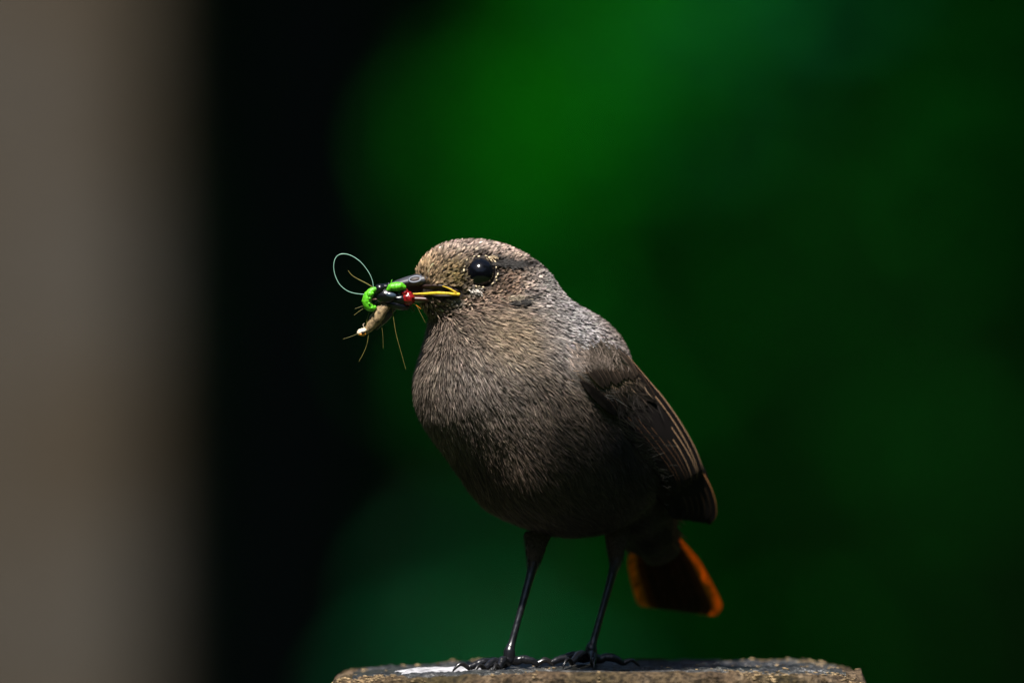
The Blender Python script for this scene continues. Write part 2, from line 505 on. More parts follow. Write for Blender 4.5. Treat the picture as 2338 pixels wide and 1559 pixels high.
V, F = tube([(1.48, -0.49, 1.7), (0.9, -0.47, 2.05), (0.35, -0.42, 2.16), tip + np.array([0.05, 0, 0.03]), tip], [0.014, 0.010, 0.006, 0.003, 0.001], 30, 8)
mesh_obj('limb', V, F, bark, t)
V, F = tube([(1.49, -0.5, 2.1), (1.2, -0.8, 2.6), (1.0, -1.0, 2.9)], [0.012, 0.008, 0.003], 12, 8)
mesh_obj('limb', V, F, bark, t)
cs = [in_sun(a, h, d) for a, h, d, ra, rh in SHADE] + [(1.0, -1.0, 2.9), (1.5, -0.5, 2.9), (0.95, -0.47, 2.25), (0.55, -0.45, 2.3)]
rs = [(ra * 0.001, rh * 0.001, rh * 0.0005) for a, h, d, ra, rh in SHADE] + [(0.35, 0.35, 0.3), (0.45, 0.45, 0.4), (0.2, 0.15, 0.12), (0.16, 0.12, 0.1)]
Vs, Fs, o_ = [], [], 0
for (c_, r_, k_, z_) in [(cs[:4], rs[:4], [60] * 4, 0.016), (cs[4:], rs[4:], [700, 900, 300, 200], 0.06)]:
    v_, f_ = leaf_cloud(c_, r_, k_, z_, 91); Vs.append(v_); Fs.append(f_ + o_); o_ += len(v_)
f = mesh_obj('crown', np.vstack(Vs), np.vstack(Fs), L_mid, t, smooth=False); f['kind'] = 'stuff'

# ------------------------------------------------------------------ grey timber post on the left, out of focus
gy = 3.1
def timber(name, label, cx, cy, hw, hd, h, m, seed, cat='post'):
    t = thing(name, label, cat, (cx, cy, 0))
    V, F = [], []
    ns, nz = 40, 60
    for k in range(nz + 1):
        z = h * k / nz - 0.05
        for j in range(ns):
            a = 2 * math.pi * j / ns
            ca, sa = math.cos(a), math.sin(a)
            e = 0.42
            x = hw * math.copysign(abs(ca) ** e, ca); y = hd * math.copysign(abs(sa) ** e, sa)
            q = 1 + 0.012 * mnoise.noise((x * 60, y * 60, z * 2 + seed))
            V.append((cx + x * q, cy + y * q, z))
    for k in range(nz):
        for j in range(ns):
            j2 = (j + 1) % ns
            F.append((k * ns + j, k * ns + j2, (k + 1) * ns + j2, (k + 1) * ns + j))
    F.append(tuple(nz * ns + j for j in range(ns)))
    mesh_obj('shaft', V, F, m, t)
    vc, fc = tube([(cx, cy, h - 0.08), (cx, cy, h - 0.02), (cx, cy, h + 0.03)], [hw * 1.18, hw * 1.18, hw * 0.25], 5, 28)
    mesh_obj('cap', vc, fc, m, t)
    return t
edge_x = W(372, 800, gy)[0]
gw = 0.062
grey_wood = wood_mat('grey_timber', [(0.036, 0.027, 0.017), (0.053, 0.044, 0.035), (0.067, 0.057, 0.048), (0.044, 0.030, 0.016)], 'Z', 0.35, 0.4)
timber('timber_post', 'grey weathered timber post standing behind the bird, out of focus', edge_x - gw, gy, gw, 0.05, 2.3, grey_wood, 3)

# ------------------------------------------------------------------ perch: sawn post top
PW = 0.0605                                 # half width
pcx = W(1366, 1520, 0)[0]
def perch():
    t = thing('perch_post', 'weathered sawn wooden post with cracked top under the bird', 'post', (pcx, 0.0, 0))
    hd = 0.040
    # end grain: a fine polar sheet, domed at the rim, cracked and pitted
    na, nr = 300, 90
    V = []
    aa = np.linspace(0, 2 * math.pi, na, endpoint=False)
    e = 0.36
    ux = np.sign(np.cos(aa)) * np.abs(np.cos(aa)) ** e; uy = np.sign(np.sin(aa)) * np.abs(np.sin(aa)) ** e
    wob = 1 + 0.012 * np.array([mnoise.noise((x * 2.5, y * 2.5, 1.3)) for x, y in zip(ux, uy)]) + 0.006 * np.array([mnoise.noise((x * 14, y * 14, 4.3)) for x, y in zip(ux, uy)])
    rows = []
    for i in range(nr + 1):
        s = 1 - (1 - i / nr) ** 1.5
        x = ux * PW * s * wob; y = uy * hd * s * wob
        p = np.stack([x * 1000, y * 1000, np.zeros(na)], 1)
        ridge = fbm(p * np.array([0.04, 0.25, 1]), 5, 4) * 0.0013 + fbm(p * 0.5, 9, 3) * 0.0006 + fbm(p * 1.6, 29, 2) * 0.0004
        crack = np.exp(-(((y * 1000 + 16 + 3 * vnoise(p * 0.06, 3)) / 1.3) ** 2)) * (x > -0.01) * -0.0018
        rim = np.clip((s - 0.93) / 0.07, 0, 1)
        drop = -0.0017 * rim ** 2.0 * (1 + 0.9 * vnoise(p * 0.14, 17) + 0.5 * vnoise(p * 0.5, 19)) + 0.0011 * rim * vnoise(p * 0.9, 23) * (rim < 0.99)
        lean = -0.0020 * np.clip((-x - 0.024) / 0.036, 0, 1) ** 1.3 - 0.0014 * np.clip((x - 0.045) / 0.015, 0, 1)
        z = PT + ridge * (1 - 0.3 * rim) + crack + drop + lean
        rows.append(np.stack([pcx + x, y, z], 1))
    V = np.vstack(rows)
    j = np.arange(na); j2 = (j + 1) % na
    nt = int(nr * 0.83)                     # the end grain stops here; the chipped brown rim is part of the shaft
    V = np.vstack(rows[:nt + 1])
    F = np.vstack([np.stack([i * na + j, (i + 1) * na + j, (i + 1) * na + j2, i * na + j2], 1) for i in range(nt)])
    top_m = wood_mat('end_grain', [(0.010, 0.010, 0.011), (0.030, 0.030, 0.031), (0.085, 0.08, 0.072), (0.018, 0.020, 0.016)], 'X', 1.0, 0.8, 0.38, 0.6)
    mesh_obj('end_grain', V, F, top_m, t)
    # shaft: continues from the same rim down into the ground
    rim = rows[-1]
    zs = np.concatenate([np.linspace(0, 0.02, 26), np.linspace(0.024, 0.2, 40), np.linspace(0.22, PT + 0.05, 30)])
    SV = []
    for q in zs:
        x, y = rim[:, 0] - pcx, rim[:, 1]
        p = np.stack([x * 1000 * 0.5, y * 1000 * 0.5, np.full(na, q * 1000 * 0.06)], 1)
        gro = 1 + min(q / 0.003, 1) * (0.016 * fbm(p, 41, 3) + 0.010 * fbm(p * 3.0, 43, 2)) + 0.02 * min(q / 0.004, 1)
        SV.append(np.stack([pcx + x * gro, y * gro, rim[:, 2] - q], 1))
    SV = np.vstack(rows[nt:-1] + SV); nz = len(zs) + len(rows[nt:-1])
    SF = np.vstack([np.stack([i * na + j, (i + 1) * na + j, (i + 1) * na + j2, i * na + j2], 1) for i in range(nz - 1)])
    side_m = wood_mat('post_side', [(0.010, 0.006, 0.003), (0.07, 0.046, 0.026), (0.21, 0.155, 0.10), (0.035, 0.026, 0.010)], 'Z', 1.2, 1.0, 0.85, 0.2)
    mesh_obj('shaft', SV, SF, side_m, t)
    # crusty lichen and flaked wood on the rim and the top, too small to count
    g = np.random.default_rng(5)
    parts = []
    for k in range(2600):
        if g.random() < 0.7:
            i = g.integers(0, na); r_ = g.uniform(nr * 0.72, nr)
            b = rows[int(r_)][i]
        else:
            b = rows[g.integers(15, nr)][g.integers(0, na)]
        if vnoise(np.array([b * 90.0]), 77)[0] < 0.05: continue
        r0 = g.uniform(0.00012, 0.00045)
        ex = np.array([r0 * g.uniform(0.8, 2.0), r0 * g.uniform(0.8, 1.6), r0 * g.uniform(0.25, 0.6)])
        parts.append(ellipsoid(b, ex, 6, 4, fn=lambda q: 1 + 0.35 * math.sin(7 * q[0] + 5 * q[1])))
    V, F = join(parts)
    li = plain('lichen', (0.25, 0.18, 0.10), 0.9, 0.2, 0.8, 160)
    o = mesh_obj('lichen_crust', V, F, li, t); o['kind'] = 'stuff'
    return t, rows
PERCH, TOPROWS = perch()

def top_z(x, y):
    """height of the post top under a point"""
    P = np.vstack(TOPROWS[::2])
    k = np.argmin((P[:, 0] - x) ** 2 + (P[:, 1] - y) ** 2)
    return P[k, 2]

# whitish patch on the left of the top
def top_patch():
    V, F = [], []
    cx, cy = W(985, 1520, 0)[0], -0.010
    g = np.random.default_rng(3)
    n = 40
    pts = [(0, 0)] + [((0.0085 + 0.0035 * math.sin(3 * a + 1) + 0.0012 * math.sin(7 * a)) * math.cos(a), (0.010 + 0.003 * math.sin(2 * a)) * math.sin(a)) for a in np.linspace(0, 2 * math.pi, n, endpoint=False)]
    rings = [0.0, 0.35, 0.7, 0.93, 1.0]
    for ri, s in enumerate(rings[1:]):
        for (x, y) in pts[1:]:
            V.append((cx + x * s, cy + y * s, top_z(cx + x * s, cy + y * s) + [0.0007, 0.0006, 0.0004, -0.0004][ri]))
    V.append((cx, cy, top_z(cx, cy) + 0.0008))
    for r_ in range(3):
        for k in range(n):
            k2 = (k + 1) % n
            F.append((r_ * n + k, (r_ + 1) * n + k, (r_ + 1) * n + k2, r_ * n + k2))
    for k in range(n):
        F.append((4 * n, k, (k + 1) % n))
    m = plain('patch_white', (0.27, 0.27, 0.29), 0.6, 0.4, 0.6, 350, bump=0.3)
    tag(mesh_obj('whitish_patch', V, F, m), 'thin whitish patch on the post top', 'dropping')
top_patch()

# ------------------------------------------------------------------ the bird: implicit body
mm = 0.001
PR = [  # px, py, r px (x, y depth, z), depth mm, blend mm
    (1092, 652, (106, 98, 106), -8),
    (1028, 636, (76, 66, 76), -10),
    (1030, 668, (66, 60, 66), -11),
    (1146, 684, (110, 104, 108), -5),
    (1150, 750, (160, 140, 150), -5),
    (1172, 882, (219, 205, 205), -7),
    (1266, 862, (174, 170, 165), 2),
    (1236, 1000, (198, 195, 198), -5),
    (1316, 1056, (166, 175, 166), 1),
    (1388, 1050, (134, 150, 140), 7),
    (1440, 1145, (82, 90, 80), 16),
    (1478, 1210, (52, 70, 52), 25),
]
CEN = np.array([W(p[0], p[1], p[3] * mm) for p in PR])
RAD = np.array([np.array(p[2]) * 0.1 * mm for p in PR])
KB = 7.0 * mm

def sdf(P):
    """smooth union of ellipsoids"""
    d = None
    for c, r in zip(CEN, RAD):
        q = P - c
        k0 = np.linalg.norm(q / r, axis=-1)
        k1 = np.linalg.norm(q / (r * r), axis=-1) + 1e-9
        e = np.where(k0 < 1e-6, -r.min(), k0 * (k0 - 1.0) / k1)
        if d is None: d = e
        else:
            h = np.clip(0.5 + 0.5 * (e - d) / KB, 0, 1)
            d = e * (1 - h) + d * h - KB * h * (1 - h) * 0.55
    return d

def grad(P, e=0.0003):
    g = np.stack([sdf(P + np.eye(3)[i] * e) - sdf(P - np.eye(3)[i] * e) for i in range(3)], -1)
    return g / (np.linalg.norm(g, axis=-1)[..., None] + 1e-12)

def surf_y(px, py, back=False):
    """depth where the photo ray meets the body (nan if it misses)"""
    px = np.atleast_1d(np.asarray(px, float)); py = np.atleast_1d(np.asarray(py, float))
    D = rays(px, py)
    y = np.full(len(px), 0.05 if back else -0.05)
    for k in range(60):
        d = sdf(C + D * (y - C[1])[:, None])
        y = y + (-1 if back else 1) * np.clip(d, -0.004, 0.02) * 0.8
    d = sdf(C + D * (y - C[1])[:, None])
    return np.where(np.abs(d) < 0.0002, y, np.nan)

def surface_nets(lo, hi, h):
    n = np.ceil((hi - lo) / h).astype(int) + 1
    ax = [lo[i] + h * np.arange(n[i]) for i in range(3)]
    G = np.stack(np.meshgrid(*ax, indexing='ij'), -1)
    S = np.stack([sdf(G[i]) for i in range(n[0])], 0)
    ins = S < 0
    m = n - 1
    acc = np.zeros((*m, 3)); cnt = np.zeros(tuple(m))
    corners = [(a, b, c) for a in (0, 1) for b in (0, 1) for c in (0, 1)]
    sl = lambda o: tuple(slice(o[i], o[i] + m[i]) for i in range(3))
    for a in corners:
        for ax_ in range(3):
            if a[ax_] == 0:
                b = list(a); b[ax_] = 1; b = tuple(b)
                s0, s1 = S[sl(a)], S[sl(b)]
                cr = (s0 < 0) != (s1 < 0)
                t = np.where(cr, s0 / np.where(cr, s0 - s1, 1), 0)
                p = np.stack([np.full(s0.shape, float(a[i])) for i in range(3)], -1)
                p[..., ax_] = t
                acc += np.where(cr[..., None], p, 0); cnt += cr
    cell = cnt > 0
    idx = -np.ones(tuple(m), int); idx[cell] = np.arange(cell.sum())
    ijk = np.argwhere(cell)
    V = lo + (ijk + acc[cell] / cnt[cell][:, None]) * h
    F = []
    for ax_ in range(3):
        o1, o2 = [i for i in range(3) if i != ax_]
        r = [slice(0, n[i] - 1) if i == ax_ else slice(1, n[i] - 1) for i in range(3)]
        r2 = list(r); r2[ax_] = slice(1, n[ax_])
        A, B = ins[tuple(r)], ins[tuple(r2)]
        for flip, mask in ((False, A & ~B), (True, ~A & B)):
            q = np.argwhere(mask)
            if not len(q): continue
            q[:, o1] += 1; q[:, o2] += 1
            c = []
            for d1, d2 in ((0, 0), (-1, 0), (-1, -1), (0, -1)):
                z = q.copy(); z[:, o1] += d1; z[:, o2] += d2
                c.append(idx[z[:, 0], z[:, 1], z[:, 2]])
            c = np.stack(c, 1)
            if flip != (ax_ == 1): c = c[:, ::-1]
            F.append(c)
    return V, np.vstack(F)

foot = W(1262, 1520, 0.004)
BIRD = thing('bird', 'small grey brown songbird with rusty tail and a beak full of insects', 'bird', (foot[0], 0.004, PT))
lo = (CEN - RAD).min(0) - 0.004; hi = (CEN + RAD).max(0) + 0.004
BV, BF = surface_nets(lo, hi, 0.0011)
mesh_obj('body', BV, BF, M['skin'], BIRD)

# ---- plumage -------------------------------------------------------------
BEAK = W(955, 668, -0.013)

def seg_dist(x, y, pts):
    d = np.full(x.shape, 1e9)
    for (x0, y0), (x1, y1) in zip(pts[:-1], pts[1:]):
        vx, vy = x1 - x0, y1 - y0
        t = np.clip(((x - x0) * vx + (y - y0) * vy) / (vx * vx + vy * vy), 0, 1)
        d = np.minimum(d, np.hypot(x - x0 - t * vx, y - y0 - t * vy))
    return d

def ramp(v, a, b):
    return np.clip((v - a) / (b - a), 0, 1)[..., None]

def wing_d(x, y):
    """photo pixels above (+) the line where flank feathers lap over the folded wing"""
    return (np.asarray(x, float) - np.interp(y, [850, 940, 1010, 1080, 1160], [1312, 1372, 1430, 1480, 1530])) * 0.75

EYE_PX, EYE_PY = 1098.0, 620.0
def plume_color(P, N):
    x, y = to_px(P)
    near = N[:, 1] < 0.35
    n1 = fbm(P * 260, 3, 3)[:, None]; n2 = fbm(P * 90, 8, 2)[:, None]
    col = np.tile(np.array([0.160, 0.122, 0.094]), (len(P), 1))                    # breast
    mixc = lambda c, a: col * (1 - a) + np.array(c) * a
    g = lambda cx, cy, r: np.exp(-(((x - cx) ** 2 + (y - cy) ** 2) / r ** 2))[:, None]
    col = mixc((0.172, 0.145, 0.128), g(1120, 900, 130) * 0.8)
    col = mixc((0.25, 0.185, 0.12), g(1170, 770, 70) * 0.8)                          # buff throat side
    col = mixc((0.074, 0.050, 0.037), ramp(y + 0.12 * (x - 1100), 850, 1090))                              # belly, its shade put into the colour, darker downward
    col = mixc((0.026, 0.021, 0.019), ramp(x + 0.6 * (y - 1000), 1230, 1420) * ramp(y, 880, 1010))  # flank darkened further, shade put into the plumage colour
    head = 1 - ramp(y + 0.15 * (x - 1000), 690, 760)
    hc = np.tile(np.array([0.28, 0.195, 0.145]), (len(P), 1))
    hm = lambda c, a: hc * (1 - a) + np.array(c) * a
    hc = hm((0.29, 0.222, 0.185), 1 - ramp(y - 0.1 * np.abs(x - 1060), 560, 600))      # crown
    hc = hm((0.42, 0.29, 0.17), g(965, 610, 45))                                      # forehead
    hc = hm((0.20, 0.145, 0.06), g(1040, 630, 42))                                    # lores
    hc = hm((0.115, 0.072, 0.048), g(1158, 652, 52))                                    # cheek
    hc = hm((0.20, 0.18, 0.17), ramp(x, 1180, 1250))                                  # nape
    col = col * (1 - head) + hc * head
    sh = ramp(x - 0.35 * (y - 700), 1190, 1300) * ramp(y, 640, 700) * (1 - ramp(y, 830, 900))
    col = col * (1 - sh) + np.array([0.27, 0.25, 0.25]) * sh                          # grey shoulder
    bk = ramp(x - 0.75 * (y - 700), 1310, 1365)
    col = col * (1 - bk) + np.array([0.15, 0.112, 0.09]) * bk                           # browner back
    dk = seg_dist(x, y, [(1136, 594), (1170, 604), (1216, 605)])                      # line behind the eye: eye-stripe with feather-gap shadow put into the colour
    a = np.exp(-(dk / 13.0) ** 2)[:, None] * near[:, None]
    col = col * (1 - 0.94 * a)
    dk = seg_dist(x, y, [(1172, 697), (1195, 690), (1225, 678)])                      # rear edge of the ear coverts: crease shadow put into the colour
    a = np.exp(-(dk / 8.0) ** 2)[:, None] * near[:, None]
    col = col * (1 - 0.94 * a)
    dk = np.hypot(x - EYE_PX, y - EYE_PY)
    a = np.exp(-((dk - 40) / 9.0) ** 2)[:, None] * near[:, None]
    col = col * (1 - 0.72 * a)
    pale = g(1080, 665, 11) + 0.9 * g(1045, 690, 12)
    col = col * (1 - pale) + np.array([0.42, 0.38, 0.33]) * pale
    col = col * (1 + 0.34 * n1 + 0.30 * n2)
    return np.clip(col, 0.004, 0.8)

def grow(P, N, L, Wd, lift, seed, wander=0.25, droop=0.0, secs=(0.0, 0.35, 0.7, 1.0), prof=(0.6, 1.0, 0.8), base_dark=0.45, clump=0.5, var=0.42, fleck=0.2, colf=None, off0=-0.0002):
    """tapered, curved feather blades that start at P and hug the body"""
    g = np.random.default_rng(seed)
    n = len(P)
    d = P - BEAK
    d = d + 0.010 * clump * np.stack([vnoise(P * 330, seed), vnoise(P * 330, seed + 50), vnoise(P * 330, seed + 90)], 1) * (0.4 + np.linalg.norm(d, axis=1)[:, None] / 0.03)
    d /= np.linalg.norm(d, axis=1)[:, None]
    d = d + wander * g.normal(size=(n, 3)) + np.array([0, 0, -droop])
    d = d - (d * N).sum(1)[:, None] * N
    d /= np.linalg.norm(d, axis=1)[:, None] + 1e-9
    L = L * g.uniform(0.65, 1.25, n); Wd = Wd * g.uniform(0.7, 1.3, n)
    lift = lift * g.uniform(0.3, 1.6, n)
    roll = g.normal(0, 0.35, n)
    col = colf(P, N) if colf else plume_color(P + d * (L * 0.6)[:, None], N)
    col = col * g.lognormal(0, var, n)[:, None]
    col = np.clip(col * (1 + 0.025 * g.normal(size=(n, 3))), 0.004, 0.8)
    col = col * np.where(g.random(n) < fleck, 0.3, 1.0)[:, None]
    rows, cols = [], []
    Q = P.copy(); prev = 0.0; Nn = N.copy()
    for si, t in enumerate(secs):
        if t > prev:
            Q = Q + d * (L * (t - prev))[:, None]
            Nn = grad(Q)
            Q = Q - Nn * sdf(Q)[:, None]
            d = d - (d * Nn).sum(1)[:, None] * Nn
            d /= np.linalg.norm(d, axis=1)[:, None] + 1e-9
        prev = t
        h = off0 + lift * t ** 1.2
        X = Q + Nn * h[:, None] if isinstance(h, np.ndarray) else Q + Nn * h
        s = np.cross(Nn, d)
        s = s * np.cos(roll)[:, None] + Nn * np.sin(roll)[:, None]
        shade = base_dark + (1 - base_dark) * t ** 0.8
        if si < len(prof):
            w = (Wd * prof[si] * 0.5)[:, None]
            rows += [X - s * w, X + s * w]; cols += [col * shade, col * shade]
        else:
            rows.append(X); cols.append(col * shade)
    k = len(rows)
    V = np.stack(rows, 1).reshape(-1, 3); CC = np.stack(cols, 1).reshape(-1, 3)
    i = np.arange(n)[:, None] * k
    T = []
    for b in range(len(prof) - 1):
        T.append(i + np.array([[2 * b, 2 * b + 1, 2 * b + 3]])); T.append(i + np.array([[2 * b, 2 * b + 3, 2 * b + 2]]))
    e = 2 * (len(prof) - 1)
    T.append(i + np.array([[e, e + 1, k - 1]]))
    return V, np.vstack(T), CC

def sample(n, seed):
    g = np.random.default_rng(seed)
    T = np.vstack([BF[:, [0, 1, 2]], BF[:, [0, 2, 3]]])
    A, B, C_ = BV[T[:, 0]], BV[T[:, 1]], BV[T[:, 2]]
    ar = np.linalg.norm(np.cross(B - A, C_ - A), axis=1)
    k = g.choice(len(T), n, p=ar / ar.sum())
    u, v = g.random(n), g.random(n)
    f = u + v > 1; u[f], v[f] = 1 - u[f], 1 - v[f]
    P = A[k] + (B - A)[k] * u[:, None] + (C_ - A)[k] * v[:, None]
    N = grad(P)
    P = P - N * sdf(P)[:, None]
    return P, N

SP, SN = sample(175000, 1)
sx, sy = to_px(SP)
near = SN[:, 1] < 0.35
bare = near & (np.hypot(sx - EYE_PX, sy - EYE_PY) < 38)
# bare skin of the gape and the open mouth
bare |= near & (sx > 930) & (sx < 1050) & (sy > 651 + 0.02 * (sx - 940)) & (sy < 682 + 0.0 * sx) & (SP[:, 0] < 1)
bare |= (sx < 962) & (sy > 644) & (sy < 684)
crease = near & ((seg_dist(sx, sy, [(1140, 598), (1175, 605), (1212, 605)]) < 7) | (seg_dist(sx, sy, [(1176, 696), (1197, 689), (1222, 678)]) < 5))
gr = np.random.default_rng(12)
keep = ~bare & ~(near & (sy > 875) & (wing_d(sx, sy) > 22)) & ~(crease & (gr.random(len(SP)) < 0.75))
jx, jy = gr.normal(0, 22, len(SP)), gr.normal(0, 10, len(SP))
headf = (sy + 0.15 * (sx - 1000) + jy < 712) & (sx + jx < 1250)
nape_f = ~headf & (sx - 0.35 * (sy - 700) + jx > 1225) & (sy + jy < 865)
belly_f = ~headf & ~nape_f & (sy + jx > 1000)
breast_f = ~headf & ~nape_f & ~belly_f
def plume(name, sel, n, **kw):
    i = np.where(sel & keep)[0]
    if n and len(i) > n: i = np.random.default_rng(2).choice(i, n, False)
    V, T, CC = grow(SP[i], SN[i], **kw)
    o = mesh_obj(name, V, T, M['plumage'], BIRD, smooth=True, colors=CC)
    o['kind'] = 'stuff'
    return o
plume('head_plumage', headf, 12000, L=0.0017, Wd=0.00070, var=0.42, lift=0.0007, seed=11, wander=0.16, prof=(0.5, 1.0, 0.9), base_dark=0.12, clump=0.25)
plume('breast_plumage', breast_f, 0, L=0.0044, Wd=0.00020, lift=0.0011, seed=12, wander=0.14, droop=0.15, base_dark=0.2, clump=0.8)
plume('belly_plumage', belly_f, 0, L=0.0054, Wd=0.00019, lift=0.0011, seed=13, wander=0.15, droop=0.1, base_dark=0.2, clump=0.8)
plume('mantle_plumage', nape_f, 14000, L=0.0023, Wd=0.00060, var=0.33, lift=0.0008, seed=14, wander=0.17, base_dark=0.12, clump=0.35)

# ---- eyes ---------------------------------------------------------------
def eye(side):
    ys = surf_y(EYE_PX, EYE_PY, back=(side < 0))[0]
    s = W(EYE_PX, EYE_PY, ys)
    n = grad(s[None])[0]
    c = s - n * 0.0017
    r = 0.0037
    t = np.cross(n, [0, 0, 1.0]); t /= np.linalg.norm(t); b = np.cross(n, t)
    V, F = ellipsoid(c, (r, r, r), 40, 28)
    e = mesh_obj('eye', V, F, M['eye'], BIRD)
    ring = []
    V, F = [], []
    N_, m_ = 48, 8
    for i in range(N_):
        a = 2 * math.pi * i / N_
        o = math.cos(a) * t + math.sin(a) * b
        for j in range(m_):
            q = 2 * math.pi * j / m_
            V.append(s - n * 0.0001 + o * (0.0031 + 0.00026 * math.cos(q)) + n * 0.00034 * math.sin(q))
    for i in range(N_):
        for j in range(m_):
            F.append((i * m_ + j, ((i + 1) % N_) * m_ + j, ((i + 1) % N_) * m_ + (j + 1) % m_, i * m_ + (j + 1) % m_))
    mesh_obj('eyelid', V, F, M['lid'], e)
    g = np.random.default_rng(8)
    parts = []
    for i in range(30):
        a = 2 * math.pi * (i + g.uniform(-0.3, 0.3)) / 30
        # sparse at the front, strong below and behind
        o = math.cos(a) * t + math.sin(a) * b
        if o[0] < -0.3 and g.random() < 0.5: continue
        if g.random() < 0.2: continue
        p = s + o * g.uniform(0.0035, 0.0041)
        p = p - grad(p[None])[0] * (sdf(p[None])[0] - 0.00045)
        tt = np.cross(n, o)
        parts.append(ellipsoid(p, (g.uniform(0.00018, 0.00050), g.uniform(0.00016, 0.00030), 0.00025), 7, 5, axes=[tt, o, n]))
    V, F = join(parts)
    mesh_obj('eye_ring', V, F, M['lash'], e)
eye(1); eye(-1)

# ---- beak ---------------------------------------------------------------
def loft(rows):
    n = len(rows[0]); V = np.vstack(rows); F = []
    for i in range(len(rows) - 1):
        for j in range(n):
            j2 = (j + 1) % n
            F.append((i * n + j, i * n + j2, (i + 1) * n + j2, (i + 1) * n + j))
    F.append(tuple(reversed(range(n)))); F.append(tuple((len(rows) - 1) * n + j for j in range(n)))
    return V, F

def mandible(top, bot, wid, yc, n=26):
    """top/bottom outline in photo pixels along the bill, half width in mm and centre depth in mm"""
    top, bot = catmull(top, n), catmull(bot, n)
    w = np.interp(np.linspace(0, 1, n), np.linspace(0, 1, len(wid)), wid)
    y = np.interp(np.linspace(0, 1, n), np.linspace(0, 1, len(yc)), yc)
    rows = []
    for i in range(n):
        a, b = W(top[i][0], top[i][1], y[i] * mm), W(bot[i][0], bot[i][1], y[i] * mm)
        c, hv = (a + b) / 2, (a - b) / 2
        r = []
        for q in np.linspace(0, 2 * math.pi, 20, endpoint=False):
            r.append(c + hv * math.cos(q) + np.array([0, w[i] * mm * math.sin(q), 0]))
        rows.append(np.array(r))
    return loft(rows)

V, F = mandible([(1020, 614), (970, 622), (930, 631), (893, 645), (858, 662), (843, 673)],
                [(1020, 655), (970, 655), (925, 657), (885, 663), (852, 670), (843, 676)],
                [4.6, 3.6, 2.7, 1.9, 0.9, 0.2], [-11.5, -12, -12.5, -13, -13.3, -13.5])
UB = mesh_obj('upper_beak', V, F, M['bill'], BIRD)
V, F = mandible([(1030, 674), (985, 673), (940, 673), (900, 675), (862, 680), (850, 683)],
                [(1030, 694), (985, 693), (940, 690), (900, 688), (862, 686), (850, 685)],
                [4.6, 3.6, 2.6, 1.7, 0.7, 0.2], [-11.5, -12, -12.5, -13, -13.3, -13.5])
LB = mesh_obj('lower_beak', V, F, M['lowbill'], BIRD)
# nostril: pale raised rim and a brown hole on the near side
nc = W(948, 638, -0.0151)
ax3 = np.array([0.98, 0, 0.15]); up3 = np.array([-0.1, 0.45, 0.88]); up3 /= np.linalg.norm(up3)
pts = [nc + ax3 * 0.0014 * math.cos(a) + up3 * 0.0007 * math.sin(a) for a in np.linspace(0, 2 * math.pi, 17)]
V, F = tube(pts, [0.00028, 0.00028], 40, 8)
NO = mesh_obj('nostril', V, F, M['billrim'], UB)
V, F = ellipsoid(nc + np.array([0, -0.00005, 0]), (0.0013, 0.0003, 0.0006), 14, 8, axes=[ax3, np.cross(ax3, up3), up3])
mesh_obj('nostril_hole', V, F, M['mouth'], UB)

# open mouth and yellow gape, laid over the cheek
def skin_pts(pxs, off):
    out = []
    for x, y in pxs:
        s = surf_y(x, y)[0]
        if np.isnan(s): s = -0.0135
        out.append(W(x, y, s - off))
    return out
xs = np.linspace(915, 1046, 24)
V, F = [], []
for i, x in enumerate(xs):
    t_ = (x - 915) / 131
    u0 = 650 + 4 * t_ + 15 * max(0, (t_ - 0.72) / 0.28) ** 1.3; l0 = 680 - 6 * t_ ** 2
    for j in range(7):
        yy = u0 + (l0 - u0) * j / 6
        s = surf_y(x, yy)[0]
        yb = -0.0138 - 0.0012 * max(0, (x - 940) / 100)
        s = yb if np.isnan(s) else min(s - 0.0005, yb)
        V.append(W(x, yy, s + 0.0009 * math.sin(math.pi * j / 6)))
for i in range(23):
    for j in range(6):
        F.append((i * 7 + j, i * 7 + j + 1, (i + 1) * 7 + j + 1, (i + 1) * 7 + j))
mo = mesh_obj('mouth_lining', V, F, M['mouth'], BIRD)
sm = mo.modifiers.new('thickness', 'SOLIDIFY'); sm.thickness = 0.0006
def gape_y(x, y, off):
    s = surf_y(x, y)[0]
    yb = -0.0142 - 0.0012 * max(0, (x - 940) / 100)
    return yb - off if np.isnan(s) else min(s - off - 0.0004, yb - off)
lowp = [(938, 671), (965, 671), (1000, 669.5), (1030, 671), (1048, 673)]
parts = [tube([W(x, y, gape_y(x, y, 0.0005)) for x, y in lowp], [0.00012, 0.00030, 0.00038, 0.00034, 0.00026], 26, 10, 0.7),
         tube([W(x, y, gape_y(x, y, 0.0004)) for x, y in [(1010, 653), (1024, 658), (1038, 666), (1048, 673)]], [0.00006, 0.00016, 0.00022, 0.00028], 22, 10, 0.8),
         ellipsoid(W(1046, 672, gape_y(1046, 672, 0.0005)), (0.0005, 0.0004, 0.0004), 12, 8)]
V, F = join(parts)
mesh_obj('gape', V, F, M['gape'], BIRD)

